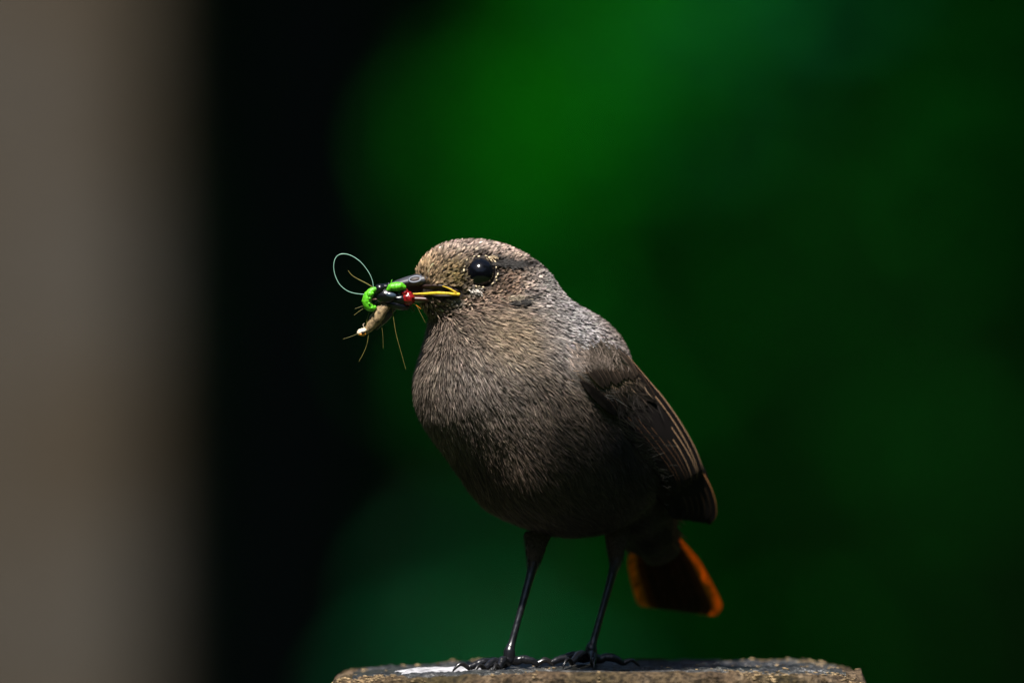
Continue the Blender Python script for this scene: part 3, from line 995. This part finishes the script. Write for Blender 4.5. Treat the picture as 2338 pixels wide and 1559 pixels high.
# ---- wing ---------------------------------------------------------------
WP = [(1320, 880, -22), (1320, 820, -20), (1350, 840, -17.4), (1350, 920, -20), (1380, 800, -10), (1380, 840, -12.8), (1380, 920, -16.2), (1380, 1000, -17.9), (1410, 880, -8.3),
      (1410, 960, -13.1), (1410, 1040, -15), (1440, 920, -4), (1440, 1000, -9.6), (1440, 1080, -10.2), (1470, 1000, -5), (1470, 1080, -6.3), (1500, 1040, -1.5), (1500, 1100, -1.5),
      (1425, 830, -3), (1490, 890, 5), (1540, 965, 9), (1580, 1035, 12), (1612, 1090, 15), (1530, 1040, 4), (1530, 1140, 6), (1580, 1195, 14), (1635, 1190, 19), (1560, 1120, 9)]
wx = np.array([[p[0], p[1]] for p in WP], float) / 100; wyv = np.array([p[2] for p in WP], float)
def phi(r): return np.where(r > 0, r * r * np.log(r + 1e-9), 0)
Aw = np.zeros((len(WP) + 3, len(WP) + 3))
Aw[:len(WP), :len(WP)] = phi(np.linalg.norm(wx[:, None] - wx[None], axis=2)) + np.eye(len(WP)) * 0.15
Aw[:len(WP), len(WP):] = np.c_[np.ones(len(WP)), wx]; Aw[len(WP):, :len(WP)] = Aw[:len(WP), len(WP):].T
cw = np.linalg.solve(Aw, np.r_[wyv, 0, 0, 0])
def wing_y(px, py):
    """depth of the folded wing: just over the body above its lower edge, sunk under the flank below it"""
    return wing_sheet(px, py) - (np.clip(wing_d(px, py) / 18.0, -1, 1) * 1.0 - 0.5) * mm

def wing_sheet(px, py):
    q = np.stack([np.asarray(px, float), np.asarray(py, float)], -1) / 100
    r = np.linalg.norm(q[..., None, :] - wx, axis=-1)
    return (phi(r) @ cw[:len(WP)] + cw[len(WP)] + q @ cw[len(WP) + 1:]) * mm

def blade(path, hw_l, hw_r, off, core, edge, edge_w=0.16, n=26, root_off=0.0, camber=0.5, tip=0.55, both=False, seed=0, yfun=None):
    """one vaned feather: centre line in photo pixels on the wing sheet, width, layer height (mm), pale margin"""
    g = np.random.default_rng(seed)
    p = catmull(path, n)
    tg = np.gradient(p, axis=0); tg /= np.linalg.norm(tg, axis=1)[:, None]
    nn = np.stack([tg[:, 1] * -1, tg[:, 0]], 1)      # left of the path in image space (y down)
    t = np.linspace(0, 1, n)
    prof = np.clip(0.45 + 1.2 * t, 0, 1) * np.sqrt(np.clip(1 - np.clip((t - tip) / (1 - tip), 0, 1) ** 2.2, 0, 1)) + 0.02
    us = np.array([-1, -1 + edge_w * 0.55, -1 + edge_w, -0.5, -0.04, 0.04, 0.5, 1 - edge_w, 1.0])
    V, CC = [], []
    for i in range(n):
        for u in us:
            w = (hw_l if u < 0 else hw_r) * prof[i]
            q = p[i] - nn[i] * w * u * -1
            y = (yfun or wing_y)(q[0], q[1]) - (off + root_off * (1 - t[i]) ** 2) * mm + camber * mm * u * u
            V.append(W(q[0], q[1], y))
            c = np.array(core) * (1 + 0.25 * g.normal())
            if (u >= 0.99 and both) or u < -1 + 0.7 * edge_w: c = np.array(edge)
            if abs(u) < 0.1: c = np.array(core) * 0.6
            CC.append(np.clip(c, 0.002, 1))
    m = len(us); F = []
    for i in range(n - 1):
        for j in range(m - 1):
            F.append((i * m + j, (i + 1) * m + j, (i + 1) * m + j + 1, i * m + j + 1))
    return np.array(V), F, np.array(CC)

def feather(name, parent, *a, mat_=None, thick=0.00012, **k):
    V, F, CC = blade(*a, **k)
    o = mesh_obj(name, V, F, mat_ or M['flight'], parent, colors=CC)
    s = o.modifiers.new('thickness', 'SOLIDIFY'); s.thickness = thick; s.offset = 0
    return o


DARK = (0.0065, 0.0052, 0.005); RUF = (0.45, 0.20, 0.08); BUF = (0.55, 0.34, 0.2)
def build_wing():
    # under-shell that closes the wing against the body
    out = [(1310, 870), (1350, 850), (1405, 838), (1445, 848), (1488, 896), (1537, 966), (1576, 1036), (1605, 1085), (1610, 1130), (1590, 1160), (1530, 1165), (1480, 1110), (1420, 1040), (1350, 960), (1310, 900)]
    out = catmull(out + [out[0]], 64)[:-1]
    cen = out.mean(0)
    rows = []
    for s in np.linspace(0.04, 1, 12):
        q = cen + (out - cen) * s
        rows.append(WA(q[:, 0], q[:, 1], wing_y(q[:, 0], q[:, 1]) + 0.0006 + 0.0015 * s ** 4))
    V = np.vstack(rows); n = 64
    F = [(i * n + j, (i + 1) * n + j, (i + 1) * n + (j + 1) % n, i * n + (j + 1) % n) for i in range(11) for j in range(n)]
    F.append(tuple(range(n)))
    w = mesh_obj('wing', V, F, M['flight'], BIRD, colors=np.tile(np.array(DARK), (len(V), 1)))
    s = w.modifiers.new('thickness', 'SOLIDIFY'); s.thickness = 0.0012; s.offset = -1
    for i in range(6):                     # primaries to the wing tip
        s = i / 5
        feather('primary_feather', w, [lerp((1450, 930), (1400, 980), s), lerp((1548, 1040), (1475, 1075), s), lerp((1600, 1120), (1530, 1130), s), lerp((1620, 1197), (1556, 1186), s)],
                24, 22, 0.1 + 0.14 * i, DARK, RUF if i == 0 else (0.05, 0.028, 0.016), edge_w=0.07, seed=i, tip=0.8, camber=0.06)
    for i in range(8):                     # secondaries and tertials, nested rufous margins
        s = i / 7
        feather('secondary_feather', w, [lerp((1408, 796), (1340, 895), s), lerp((1470, 882), (1400, 945), s), lerp((1532, 968), (1470, 1025), s), lerp((1602, 1088), (1548, 1125), s + 0.06 * math.sin(i * 2.3))],
                20, 15, 1.0 + 0.20 * i, DARK, BUF if i < 4 else (0.12, 0.06, 0.03), edge_w=0.058 - 0.003 * i, seed=20 + i, root_off=-1.0, tip=0.75, camber=0.07)
    g = np.random.default_rng(4)
    for i in range(9):                     # greater coverts, brown, fringed
        s = i / 8
        k = g.uniform(-8, 8)
        feather('covert_feather', w, [lerp((1428, 830), (1325, 862), s), lerp((1458, 868), (1362, 900), s), lerp((1490 + k, 912 + k * 1.3), (1404 + k, 944 + k), s)],
                13, 13, 2.5 + 0.12 * i, (0.009, 0.007, 0.006), (0.06, 0.036, 0.023), edge_w=0.12, seed=40 + i, root_off=-1.5, camber=0.05, tip=0.5, n=16)
    for i in range(9):                     # median coverts, shorter, greyer
        s = i / 10
        k = g.uniform(-6, 6)
        feather('covert_feather', w, [lerp((1408, 800), (1308, 822), s), lerp((1432, 830), (1330, 850), s), lerp((1455 + k, 862 + k), (1358 + k, 888 + k), s)],
                11, 11, 3.4 + 0.06 * i, (0.030, 0.022, 0.017), (0.075, 0.05, 0.036), edge_w=0.2, seed=60 + i, root_off=-2.6, camber=0.05, tip=0.45, n=14, both=True)
    return w
WING = build_wing()

# the far wing, seen only as an edge along the back
def far_y(px, py): return wing_y(px, py) * 0 + (0.024 + 0.012 * (np.asarray(px) - 1400) / 200)
out = catmull([(1330, 780), (1390, 800), (1450, 870), (1510, 960), (1560, 1050), (1580, 1120), (1520, 1090), (1440, 1000), (1360, 880), (1330, 780)], 40)[:-1]
rows = [WA(*((out.mean(0) + (out - out.mean(0)) * s).T), far_y(out[:, 0], out[:, 1])) for s in (0.05, 0.5, 1.0)]
V = np.vstack(rows); n = len(out)
F = [(i * n + j, (i + 1) * n + j, (i + 1) * n + (j + 1) % n, i * n + (j + 1) % n) for i in range(2) for j in range(n)] + [tuple(range(n))]
o = mesh_obj('wing', V, F, M['flight'], BIRD, colors=np.tile(np.array(DARK), (len(V), 1)))
s = o.modifiers.new('thickness', 'SOLIDIFY'); s.thickness = 0.0015

# loose pale flank plumes that lap over the wing
def lap(px, py, n, sx_, sy_, ang, spread, L, wd, col, off, seed, name='flank_plumage', dark=0.35, over=True, wav=0.3):
    g = np.random.default_rng(seed)
    x0, y0 = px + g.normal(size=n) * sx_, py + g.normal(size=n) * sy_
    a = R(ang) + g.normal(size=n) * R(spread) + wav * vnoise(np.stack([x0 / 22, y0 / 22, x0 * 0], 1), seed)
    xe, ye = x0 + np.cos(a) * L * 1.35, y0 + np.sin(a) * L * 1.35
    lim = np.interp(ye, [690, 705, 725, 780, 830, 885, 960, 1030, 1080, 1180], [1285, 1305, 1345, 1398, 1437, 1486, 1536, 1575, 1605, 1610])
    ok = (xe < lim) & (x0 < np.interp(y0, [690, 705, 725, 780, 830, 885, 960, 1030, 1080, 1180], [1285, 1305, 1345, 1398, 1437, 1486, 1536, 1575, 1605, 1610]))
    x0, y0, a = x0[ok], y0[ok], a[ok]; n = len(x0)
    l = L * g.uniform(0.55, 1.3, n); bend = g.normal(size=n) * 0.2
    c = np.array(col) * g.lognormal(0, dark, n)[:, None]
    rows, CC = [], []
    for i, t in enumerate((0, 0.3, 0.65, 1.0)):
        aa = a + bend * t
        x, y = x0 + np.cos(aa) * l * t, y0 + np.sin(aa) * l * t
        b = surf_y(x, y); wy = wing_y(x, y) - (0.0030 if over else 0.0005)
        k = np.clip((wing_d(x, y) + 25) / 50, 0, 1) * (1.0 if over else 0.0)
        b0 = np.where(np.isnan(b), wy, b)
        yy = b0 * (1 - k) + np.minimum(wy, b0) * k
        yy = yy - off * mm * (0.3 + t) 
        w = wd * (0.7, 1.0, 0.75, 0)[i]
        if i < 3:
            rows += [WA(x - np.sin(aa) * w, y + np.cos(aa) * w, yy), WA(x + np.sin(aa) * w, y - np.cos(aa) * w, yy + 0.0001)]; CC += [c, c]
        else:
            rows.append(WA(x, y, yy)); CC.append(c)
    V = np.stack(rows, 1).reshape(-1, 3); CC = np.stack(CC, 1).reshape(-1, 3)
    i = np.arange(n)[:, None] * 7
    T = np.vstack([i + np.array([q]) for q in ([0, 1, 3], [0, 3, 2], [2, 3, 5], [2, 5, 4], [4, 5, 6])])
    o = mesh_obj(name, V, T, M['plumage'], BIRD, colors=np.clip(CC, 0.003, 0.8)); o['kind'] = 'stuff'
lap(1290, 900, 420, 26, 26, 26, 9, 50, 1.0, (0.13, 0.11, 0.095), 0.2, 71)
lap(1300, 850, 420, 18, 20, 40, 10, 34, 1.2, (0.15, 0.125, 0.11), 0.3, 81)
lap(1345, 960, 420, 26, 30, 46, 10, 48, 1.0, (0.050, 0.040, 0.032), 0.2, 72)
lap(1345, 905, 24, 18, 18, 18, 8, 58, 0.6, (0.14, 0.135, 0.13), 0.5, 75)
lap(1420, 1040, 500, 26, 36, 42, 10, 46, 1.1, (0.016, 0.013, 0.011), 0.2, 74)
lap(1445, 1085, 320, 26, 36, 14, 16, 30, 0.5, (0.030, 0.027, 0.021), 0.2, 73, dark=0.6)
lap(1400, 905, 420, 40, 22, 46, 12, 34, 1.1, (0.018, 0.014, 0.012), 0.3, 79, 'shoulder_plumage')
lap(1385, 872, 300, 40, 12, 46, 12, 30, 1.1, (0.06, 0.043, 0.033), 0.4, 80, 'shoulder_plumage')
lap(1325, 795, 500, 28, 22, 50, 10, 22, 2.2, (0.27, 0.25, 0.25), 0.5, 76, 'shoulder_plumage', over=False, wav=0.2)
lap(1370, 812, 500, 34, 16, 50, 10, 26, 1.4, (0.15, 0.115, 0.095), 0.4, 77, 'shoulder_plumage')
lap(1370, 858, 90, 40, 10, 42, 14, 28, 0.7, (0.22, 0.15, 0.10), 0.5, 78, 'shoulder_plumage')

lap(1160, 600, 230, 17, 2.5, 6, 5, 24, 1.2, (0.010, 0.008, 0.007), 1.5, 90, 'head_plumage', over=False, wav=0.1)  # dark strands: eye-stripe and feather-gap shadow in their colour
lap(1181, 698, 60, 11, 1.6, -26, 5, 26, 0.9, (0.012, 0.010, 0.009), 1.4, 91, 'head_plumage', over=False, wav=0.1)  # dark strands: shadow of the ear covert crease in their colour
lap(1180, 684, 60, 14, 4, -24, 9, 12, 1.1, (0.24, 0.20, 0.15), 1.2, 92, 'head_plumage', over=False, wav=0.1)
lap(1084, 664, 26, 9, 4, 30, 20, 9, 1.5, (0.30, 0.27, 0.24), 1.0, 93, 'head_plumage', over=False, wav=0.1)
lap(1124, 586, 18, 8, 3, 30, 14, 10, 0.9, (0.30, 0.225, 0.14), 1.0, 94, 'head_plumage', over=False, wav=0.1)

# ---- tail ---------------------------------------------------------------
def tail_y(px, py): return 0.028 + 0.020 * (np.asarray(py) - 1200) / 200 + 0.00002 * (np.asarray(px) - 1500)
V, F = tube([W(1470, 1160, 0.020), W(1490, 1215, 0.026), W(1512, 1262, 0.031)], [0.0078, 0.0060, 0.0045], 12, 16, 0.8)
TAIL = mesh_obj('tail', V, F, M['skin'], BIRD)
OR = (0.70, 0.24, 0.008); TD = (0.034, 0.010, 0.007)
for i in range(9):
    s = i / 8
    core = OR if i in (0, 8) else ((0.12, 0.034, 0.008) if i == 1 else ((0.08, 0.022, 0.008) if i == 7 else TD))
    edge = OR if i in (0, 1, 7, 8) else (0.09, 0.03, 0.012)
    path = [lerp((1462, 1215), (1528, 1215), s), lerp((1458, 1290), (1582, 1302), s), lerp((1482, 1386), (1636, 1404), s)]
    feather('tail_feather', TAIL, path, 25, 25, -0.22 * abs(i - 4) + 1.0, core, edge, edge_w=0.25, seed=80 + i, tip=0.86, both=True, yfun=tail_y, mat_=M['tail'], thick=0.0001)
# undertail coverts
def covert(n, seed):
    g = np.random.default_rng(seed); V, T, CC = [], [], []
    for k in range(n):
        x0, y0 = g.uniform(1425, 1535), g.uniform(1150, 1225)
        a = R(75 - (x0 - 1480) * 0.25) + g.normal() * 0.2; l = g.uniform(28, 52)
        c = np.array((0.07, 0.05, 0.03)) * g.lognormal(0, 0.4)
        b = len(V)
        for i, t in enumerate((0, 0.4, 0.75, 1)):
            x, y = x0 + math.cos(a) * l * t, y0 + math.sin(a) * l * t
            yy = 0.0195 + 0.00009 * (y - 1180) + g.uniform(-0.0004, 0.0004)
            w = (1.6, 2.6, 2.0, 0)[i]
            if i < 3: V += [W(x - w, y, yy), W(x + w, y, yy)]; CC += [c, c]
            else: V.append(W(x, y, yy)); CC.append(c)
        for b0 in (0, 2): T += [(b + b0, b + b0 + 1, b + b0 + 3), (b + b0, b + b0 + 3, b + b0 + 2)]
        T.append((b + 4, b + 5, b + 6))
    o = mesh_obj('undertail_coverts', V, np.array(T), M['plumage'], BIRD, colors=np.array(CC)); o['kind'] = 'stuff'
covert(700, 5)

# ---- legs ---------------------------------------------------------------
def claw_path(p, d, l):
    d = np.asarray(d, float); d = d / np.linalg.norm(d)
    return [p, p + d * l * 0.5 + np.array([0, 0, l * 0.22]), p + d * l * 0.9 + np.array([0, 0, -l * 0.05]), p + d * l * 1.05 + np.array([0, 0, -l * 0.35])]

def leg(top, knee, ankle, foot_y, toes, seed):
    ky, ty, ay = knee[2] * mm, top[2] * mm, ankle[2] * mm
    A = W(ankle[0], ankle[1], ay)
    A[2] = top_z(A[0], A[1]) + 0.0042
    T0, Kn = W(top[0], top[1], ty), W(knee[0], knee[1], ky)
    pts = [Kn + (Kn - A) * 0.03, Kn, Kn * 0.8 + A * 0.2, Kn * 0.4 + A * 0.6, Kn * 0.1 + A * 0.9, A, A - np.array([0, 0, 0.0022])]
    V, F = tube(pts, [0.0011, 0.0013, 0.00095, 0.00075, 0.00082, 0.00135, 0.0014], 60, 14, 1.15, bump=0.03, seed=seed)
    lg = mesh_obj('leg', V, F, M['leg'], BIRD)
    # feathered thigh
    V, F = tube([T0, T0 * 0.5 + Kn * 0.5 + np.array([0, -0.0006, 0]), Kn * 0.92 + T0 * 0.08, Kn - (Kn - A) * -0.0], [0.0030, 0.0022, 0.0014, 0.0010], 22, 14, 1.1, bump=0.08, seed=seed + 1)
    mesh_obj('thigh', V, F, M['thigh'], lg)
    g = np.random.default_rng(seed); FV, FT, FC = [], [], []
    for k in range(420):
        t = g.random(); a = g.uniform(0, 2 * math.pi)
        c = T0 * (1 - t) + Kn * t; r = 0.0029 * (1 - t) + 0.0013 * t
        nrm = np.array([math.cos(a), math.sin(a), 0.1]); d = (Kn - T0) / np.linalg.norm(Kn - T0)
        p = c + nrm * r; w = np.cross(d, nrm) * 0.00014
        l = g.uniform(0.0012, 0.0026); e = p + d * l + nrm * g.uniform(0, 0.0006)
        b = len(FV); FV += [p - w, p + w, e]; FT.append((b, b + 1, b + 2))
        FC += [np.array((0.05, 0.04, 0.03)) * g.lognormal(0, 0.5)] * 3
    o = mesh_obj('thigh_plumage', FV, np.array(FT), M['plumage'], lg, colors=np.array(FC)); o['kind'] = 'stuff'
    # scutes: raised half rings up the front of the shank
    F0 = A - np.array([0, 0, 0.0018])
    for (dx, dy, l, arch) in toes:
        d = np.array([dx, dy, 0.0]); d /= np.linalg.norm(d)
        n_ = 5
        P_ = [F0]
        for q in np.linspace(0.25, 1, n_):
            x, y = F0[0] + d[0] * l * q * mm, F0[1] + d[1] * l * q * mm
            z = top_z(x, y) + 0.0007 + arch * mm * math.sin(math.pi * min(1, q * 0.95)) + (0.0004 if int(q * 10) % 2 else 0)
            P_.append(np.array([x, y, z]))
        V, F = tube(P_, [0.00125, 0.00105, 0.0009, 0.00098, 0.0008, 0.0007], 34, 12, bump=0.09, seed=seed + int(l * 10))
        to = mesh_obj('toe', V, F, M['leg'], lg)
        e = P_[-1]
        cp = claw_path(e - d * 0.0003, d, 0.0042)
        cp[-1][2] = max(cp[-1][2], top_z(cp[-1][0], cp[-1][1]))
        V, F = tube(cp, [0.00062, 0.0005, 0.00028, 0.00005], 16, 10)
        mesh_obj('claw', V, F, M['claw'], lg)
M['thigh'] = plain('thigh_feather', (0.035, 0.028, 0.022), 0.9, 0.1, 0.5, 1800, bump=0.5)
# foot on the left: toes spread forward to the left; foot on the right: hind toe out to the right
leg((1226, 1222, -2), (1219, 1285, -3), (1163, 1487, -9), 0, [(-1.0, -0.5, 10.5, 1.2), (-0.75, -1.0, 9.5, 1.6), (-0.35, -1.0, 7.5, 2.0), (0.95, 0.15, 6.5, 1.4)], 3)
leg((1408, 1205, 6), (1406, 1283, 4), (1350, 1480, 0), 0, [(-1.0, -0.55, 10.5, 1.6), (-0.55, -1.0, 9.5, 1.9), (0.05, -1.0, 8.0, 2.0), (1.0, 0.2, 7.5, 1.6)], 5)

# ------------------------------------------------------------------ the food: insects held in the beak
YB = -0.0165
def hair(name, pts, r, m, parent=None, y=YB, n=40):
    P_ = [W(p[0], p[1], (p[2] * mm if len(p) > 2 else y)) for p in pts]
    V, F = tube(P_, [r * mm * 0.65, r * mm * 0.6, r * mm * 0.4], n, 6)
    return mesh_obj(name, V, F, m, parent)

def lumpy(k, amp, sd):
    return lambda q: 1 + amp * mnoise.noise((q[0] * k + sd, q[1] * k, q[2] * k))

# black fly across the bill tip
c = W(885, 672, YB)
FLY = thing('fly', 'shiny black fly gripped across the tip of the beak', 'fly', c)
V, F = ellipsoid(W(884, 676, YB), (0.0026, 0.0021, 0.0019), 24, 16, fn=lumpy(3, 0.12, 1)); mesh_obj('thorax', V, F, M['black'], FLY)
V, F = ellipsoid(W(914, 684, YB), (0.0023, 0.0017, 0.0014), 24, 16, fn=lumpy(3, 0.12, 2)); mesh_obj('abdomen', V, F, M['black'], FLY)
V, F = join([ellipsoid(W(868, 660, YB - 0.0004), (0.0014, 0.0013, 0.0012), 18, 12, fn=lumpy(6, 0.2, 3)),
             ellipsoid(W(880, 656, YB - 0.0002), (0.0011, 0.0011, 0.0009), 16, 10, fn=lumpy(7, 0.25, 4)),
             ellipsoid(W(888, 650, YB), (0.0005, 0.0005, 0.0005), 10, 8)])
mesh_obj('head', V, F, M['black'], FLY)
V, F = ellipsoid(W(893, 674, YB - 0.0020), (0.0013, 0.00035, 0.0006), 16, 8, axes=[(0.97, 0, -0.15), (0, 1, 0), (0.15, 0, 0.97)]); mesh_obj('wing', V, F, M['flyglint'], FLY)  # bluish sliver of wing, its highlight put into the colour
V, F = ellipsoid(W(905, 696, YB - 0.0002), (0.0032, 0.0012, 0.0010), 20, 10, axes=[(0.98, 0, -0.2), (0, 1, 0), (0.2, 0, 0.98)], fn=lumpy(4, 0.3, 7)); mesh_obj('wing', V, F, M['black'], FLY)
for pts in ([(903, 692), (904, 708), (902, 720)], [(915, 692), (921, 705), (923, 715)], [(930, 695), (938, 706), (943, 716)], [(890, 690), (884, 704), (880, 716)], [(940, 697), (947, 705), (944, 713)], [(893, 655), (894, 645), (896, 637)]):
    hair('leg', pts, 0.11, M['black'], FLY, n=14)

g = np.random.default_rng(15)
for k in range(16):
    a = g.uniform(0, 2 * math.pi); cx_, cy_ = g.choice([868, 882, 905]), g.uniform(660, 688)
    x1, y1 = cx_ + math.cos(a) * g.uniform(20, 30), cy_ + math.sin(a) * g.uniform(20, 28)
    hair('bristle', [(cx_, cy_), ((cx_ + x1) / 2, (cy_ + y1) / 2 - 1), (x1, y1 + 2)], 0.07, M['black'], FLY, y=YB - 0.001, n=8)

# green caterpillar curled round the fly's head
cp = [(862, 659), (850, 664), (841, 675), (837, 688), (843, 700), (852, 703), (859, 700)]
V, F = tube([W(x, y, YB - 0.0008) for x, y in cp], [0.0005, 0.0008, 0.00105, 0.0011, 0.00105, 0.0008, 0.0003], 40, 12, bump=0.07, seed=1)
GC = thing('caterpillar', 'bright green caterpillar curled in a hook at the beak tip', 'caterpillar', W(843, 688, YB))
mesh_obj('body', V, F, M['green'], GC)
V, F = ellipsoid(W(845, 672, YB - 0.0014), (0.00085, 0.00075, 0.00085), 14, 10); mesh_obj('head', V, F, M['green'], GC)
for q in (0.25, 0.4, 0.55, 0.7):
    k = catmull(cp, 40)[int(q * 39)]
    V, F = ellipsoid(W(k[0] + 5, k[1] + 2, YB - 0.0018), (0.0003, 0.0003, 0.0003), 8, 6); mesh_obj('proleg', V, F, M['green'], GC)

# green grub lying along the top of the bill
gp = [(884, 664), (893, 657), (904, 655), (916, 654), (926, 659)]
GG = thing('grub', 'bright green straight grub lying along the top of the beak', 'grub', W(905, 655, YB))
V, F = tube([W(x, y, YB - 0.0012) for x, y in gp], [0.0004, 0.0009, 0.00105, 0.00095, 0.0004], 34, 12, bump=0.12, seed=3)
mesh_obj('body', V, F, M['green'], GG)
hair('spine', [(892, 656), (893, 646), (895, 639)], 0.22, M['green'], GG, y=YB - 0.0012, n=10)
hair('spine', [(899, 655), (902, 648), (908, 645)], 0.16, M['green'], GG, y=YB - 0.0012, n=10)

# red bug in the angle of the bill
RB = thing('red_bug', 'glossy dark red bug squeezed between the mandibles', 'bug', W(932, 680, YB))
V, F = ellipsoid(W(932, 682, YB - 0.0004), (0.0015, 0.0015, 0.0016), 24, 16, fn=lumpy(4, 0.22, 11)); mesh_obj('abdomen', V, F, M['red'], RB)
V, F = ellipsoid(W(924, 669, YB - 0.0004), (0.0010, 0.0011, 0.0010), 18, 12, fn=lumpy(5, 0.2, 12)); mesh_obj('head', V, F, M['red'], RB)
hair('leg', [(935, 694), (942, 702), (946, 712)], 0.1, M['red'], RB, n=12)
hair('leg', [(940, 690), (952, 698), (962, 706)], 0.1, M['orange'], RB, n=12)

# tan crane fly hanging down by its abdomen, with long legs
CF = thing('crane_fly', 'tan crane fly hanging from the beak with long trailing legs', 'crane fly', W(850, 730, YB))
V, F = tube([W(x, y, YB + 0.0002) for x, y in [(884, 694), (870, 712), (856, 732), (842, 750), (832, 760)]], [0.0011, 0.0015, 0.0014, 0.0009, 0.0005], 18, 14, bump=0.12, seed=9)
mesh_obj('body', V, F, M['tan'], CF)
V, F = tube([W(x, y, YB + 0.0010) for x, y in [(895, 698), (880, 720), (866, 738), (858, 752)]], [0.0012, 0.0014, 0.0009, 0.0003], 20, 10, bump=0.12, seed=10)
mesh_obj('wing', V, F, M['black'], CF)
V, F = ellipsoid(W(826, 757, YB - 0.0002), (0.0012, 0.0009, 0.0007), 18, 12, axes=[(0.9, 0, 0.43), (0, 1, 0), (-0.43, 0, 0.9)], fn=lumpy(5, 0.25, 15))
CH = mesh_obj('head', V, F, M['pale'], CF)
V, F = ellipsoid(W(827, 763, YB - 0.0006), (0.0009, 0.0006, 0.0004), 14, 8); mesh_obj('mouthpart', V, F, M['orange'], CH)
V, F = ellipsoid(W(829, 759, YB - 0.0012), (0.00045, 0.0003, 0.0003), 12, 8); mesh_obj('eye', V, F, M['black'], CH)
hair('antenna', [(817, 762), (802, 768), (783, 774)], 0.07, M['stalk'], CF, n=16)
hair('antenna', [(833, 750), (829, 742), (832, 738)], 0.10, M['pale'], CF, n=10)
for pts, r_ in (([(895, 700), (899, 730), (905, 765), (916, 805), (927, 845)], 0.105), ([(864, 680), (866, 705), (870, 735), (874, 765), (875, 797)], 0.08),
                ([(842, 760), (838, 785), (830, 806), (819, 826)], 0.085), ([(838, 700), (824, 708), (808, 720)], 0.08), ([(836, 696), (822, 701), (810, 705)], 0.07),
                ([(843, 712), (839, 726), (836, 742)], 0.08), ([(951, 697), (960, 715), (972, 738)], 0.07)):
    hair('leg', pts, r_, M['stalk'], CF)

# loose fibre and a stalk
P_ = [W(x, y, YB - 0.0006) for x, y in [(853, 660), (850, 640), (840, 619), (822, 597), (800, 583), (780, 580), (767, 588), (762, 606), (765, 628), (776, 650), (795, 665), (818, 671), (845, 672)]]
V, F = tube(P_, [0.00007, 0.00008, 0.00008, 0.00008, 0.00007], 120, 6)
tag(mesh_obj('looped_fibre', V, F, M['thread']), 'thin pale green fibre bent in a wide loop before the beak', 'fibre')
P_ = [W(x, y, YB - 0.0003) for x, y in [(856, 659), (838, 648), (815, 636), (803, 628), (795, 618)]]
V, F = tube(P_, [0.00012, 0.00011, 0.00009, 0.00006], 40, 6)
tag(mesh_obj('grass_stalk', V, F, M['stalk']), 'short thin yellow stalk pointing up inside the fibre loop', 'stalk')
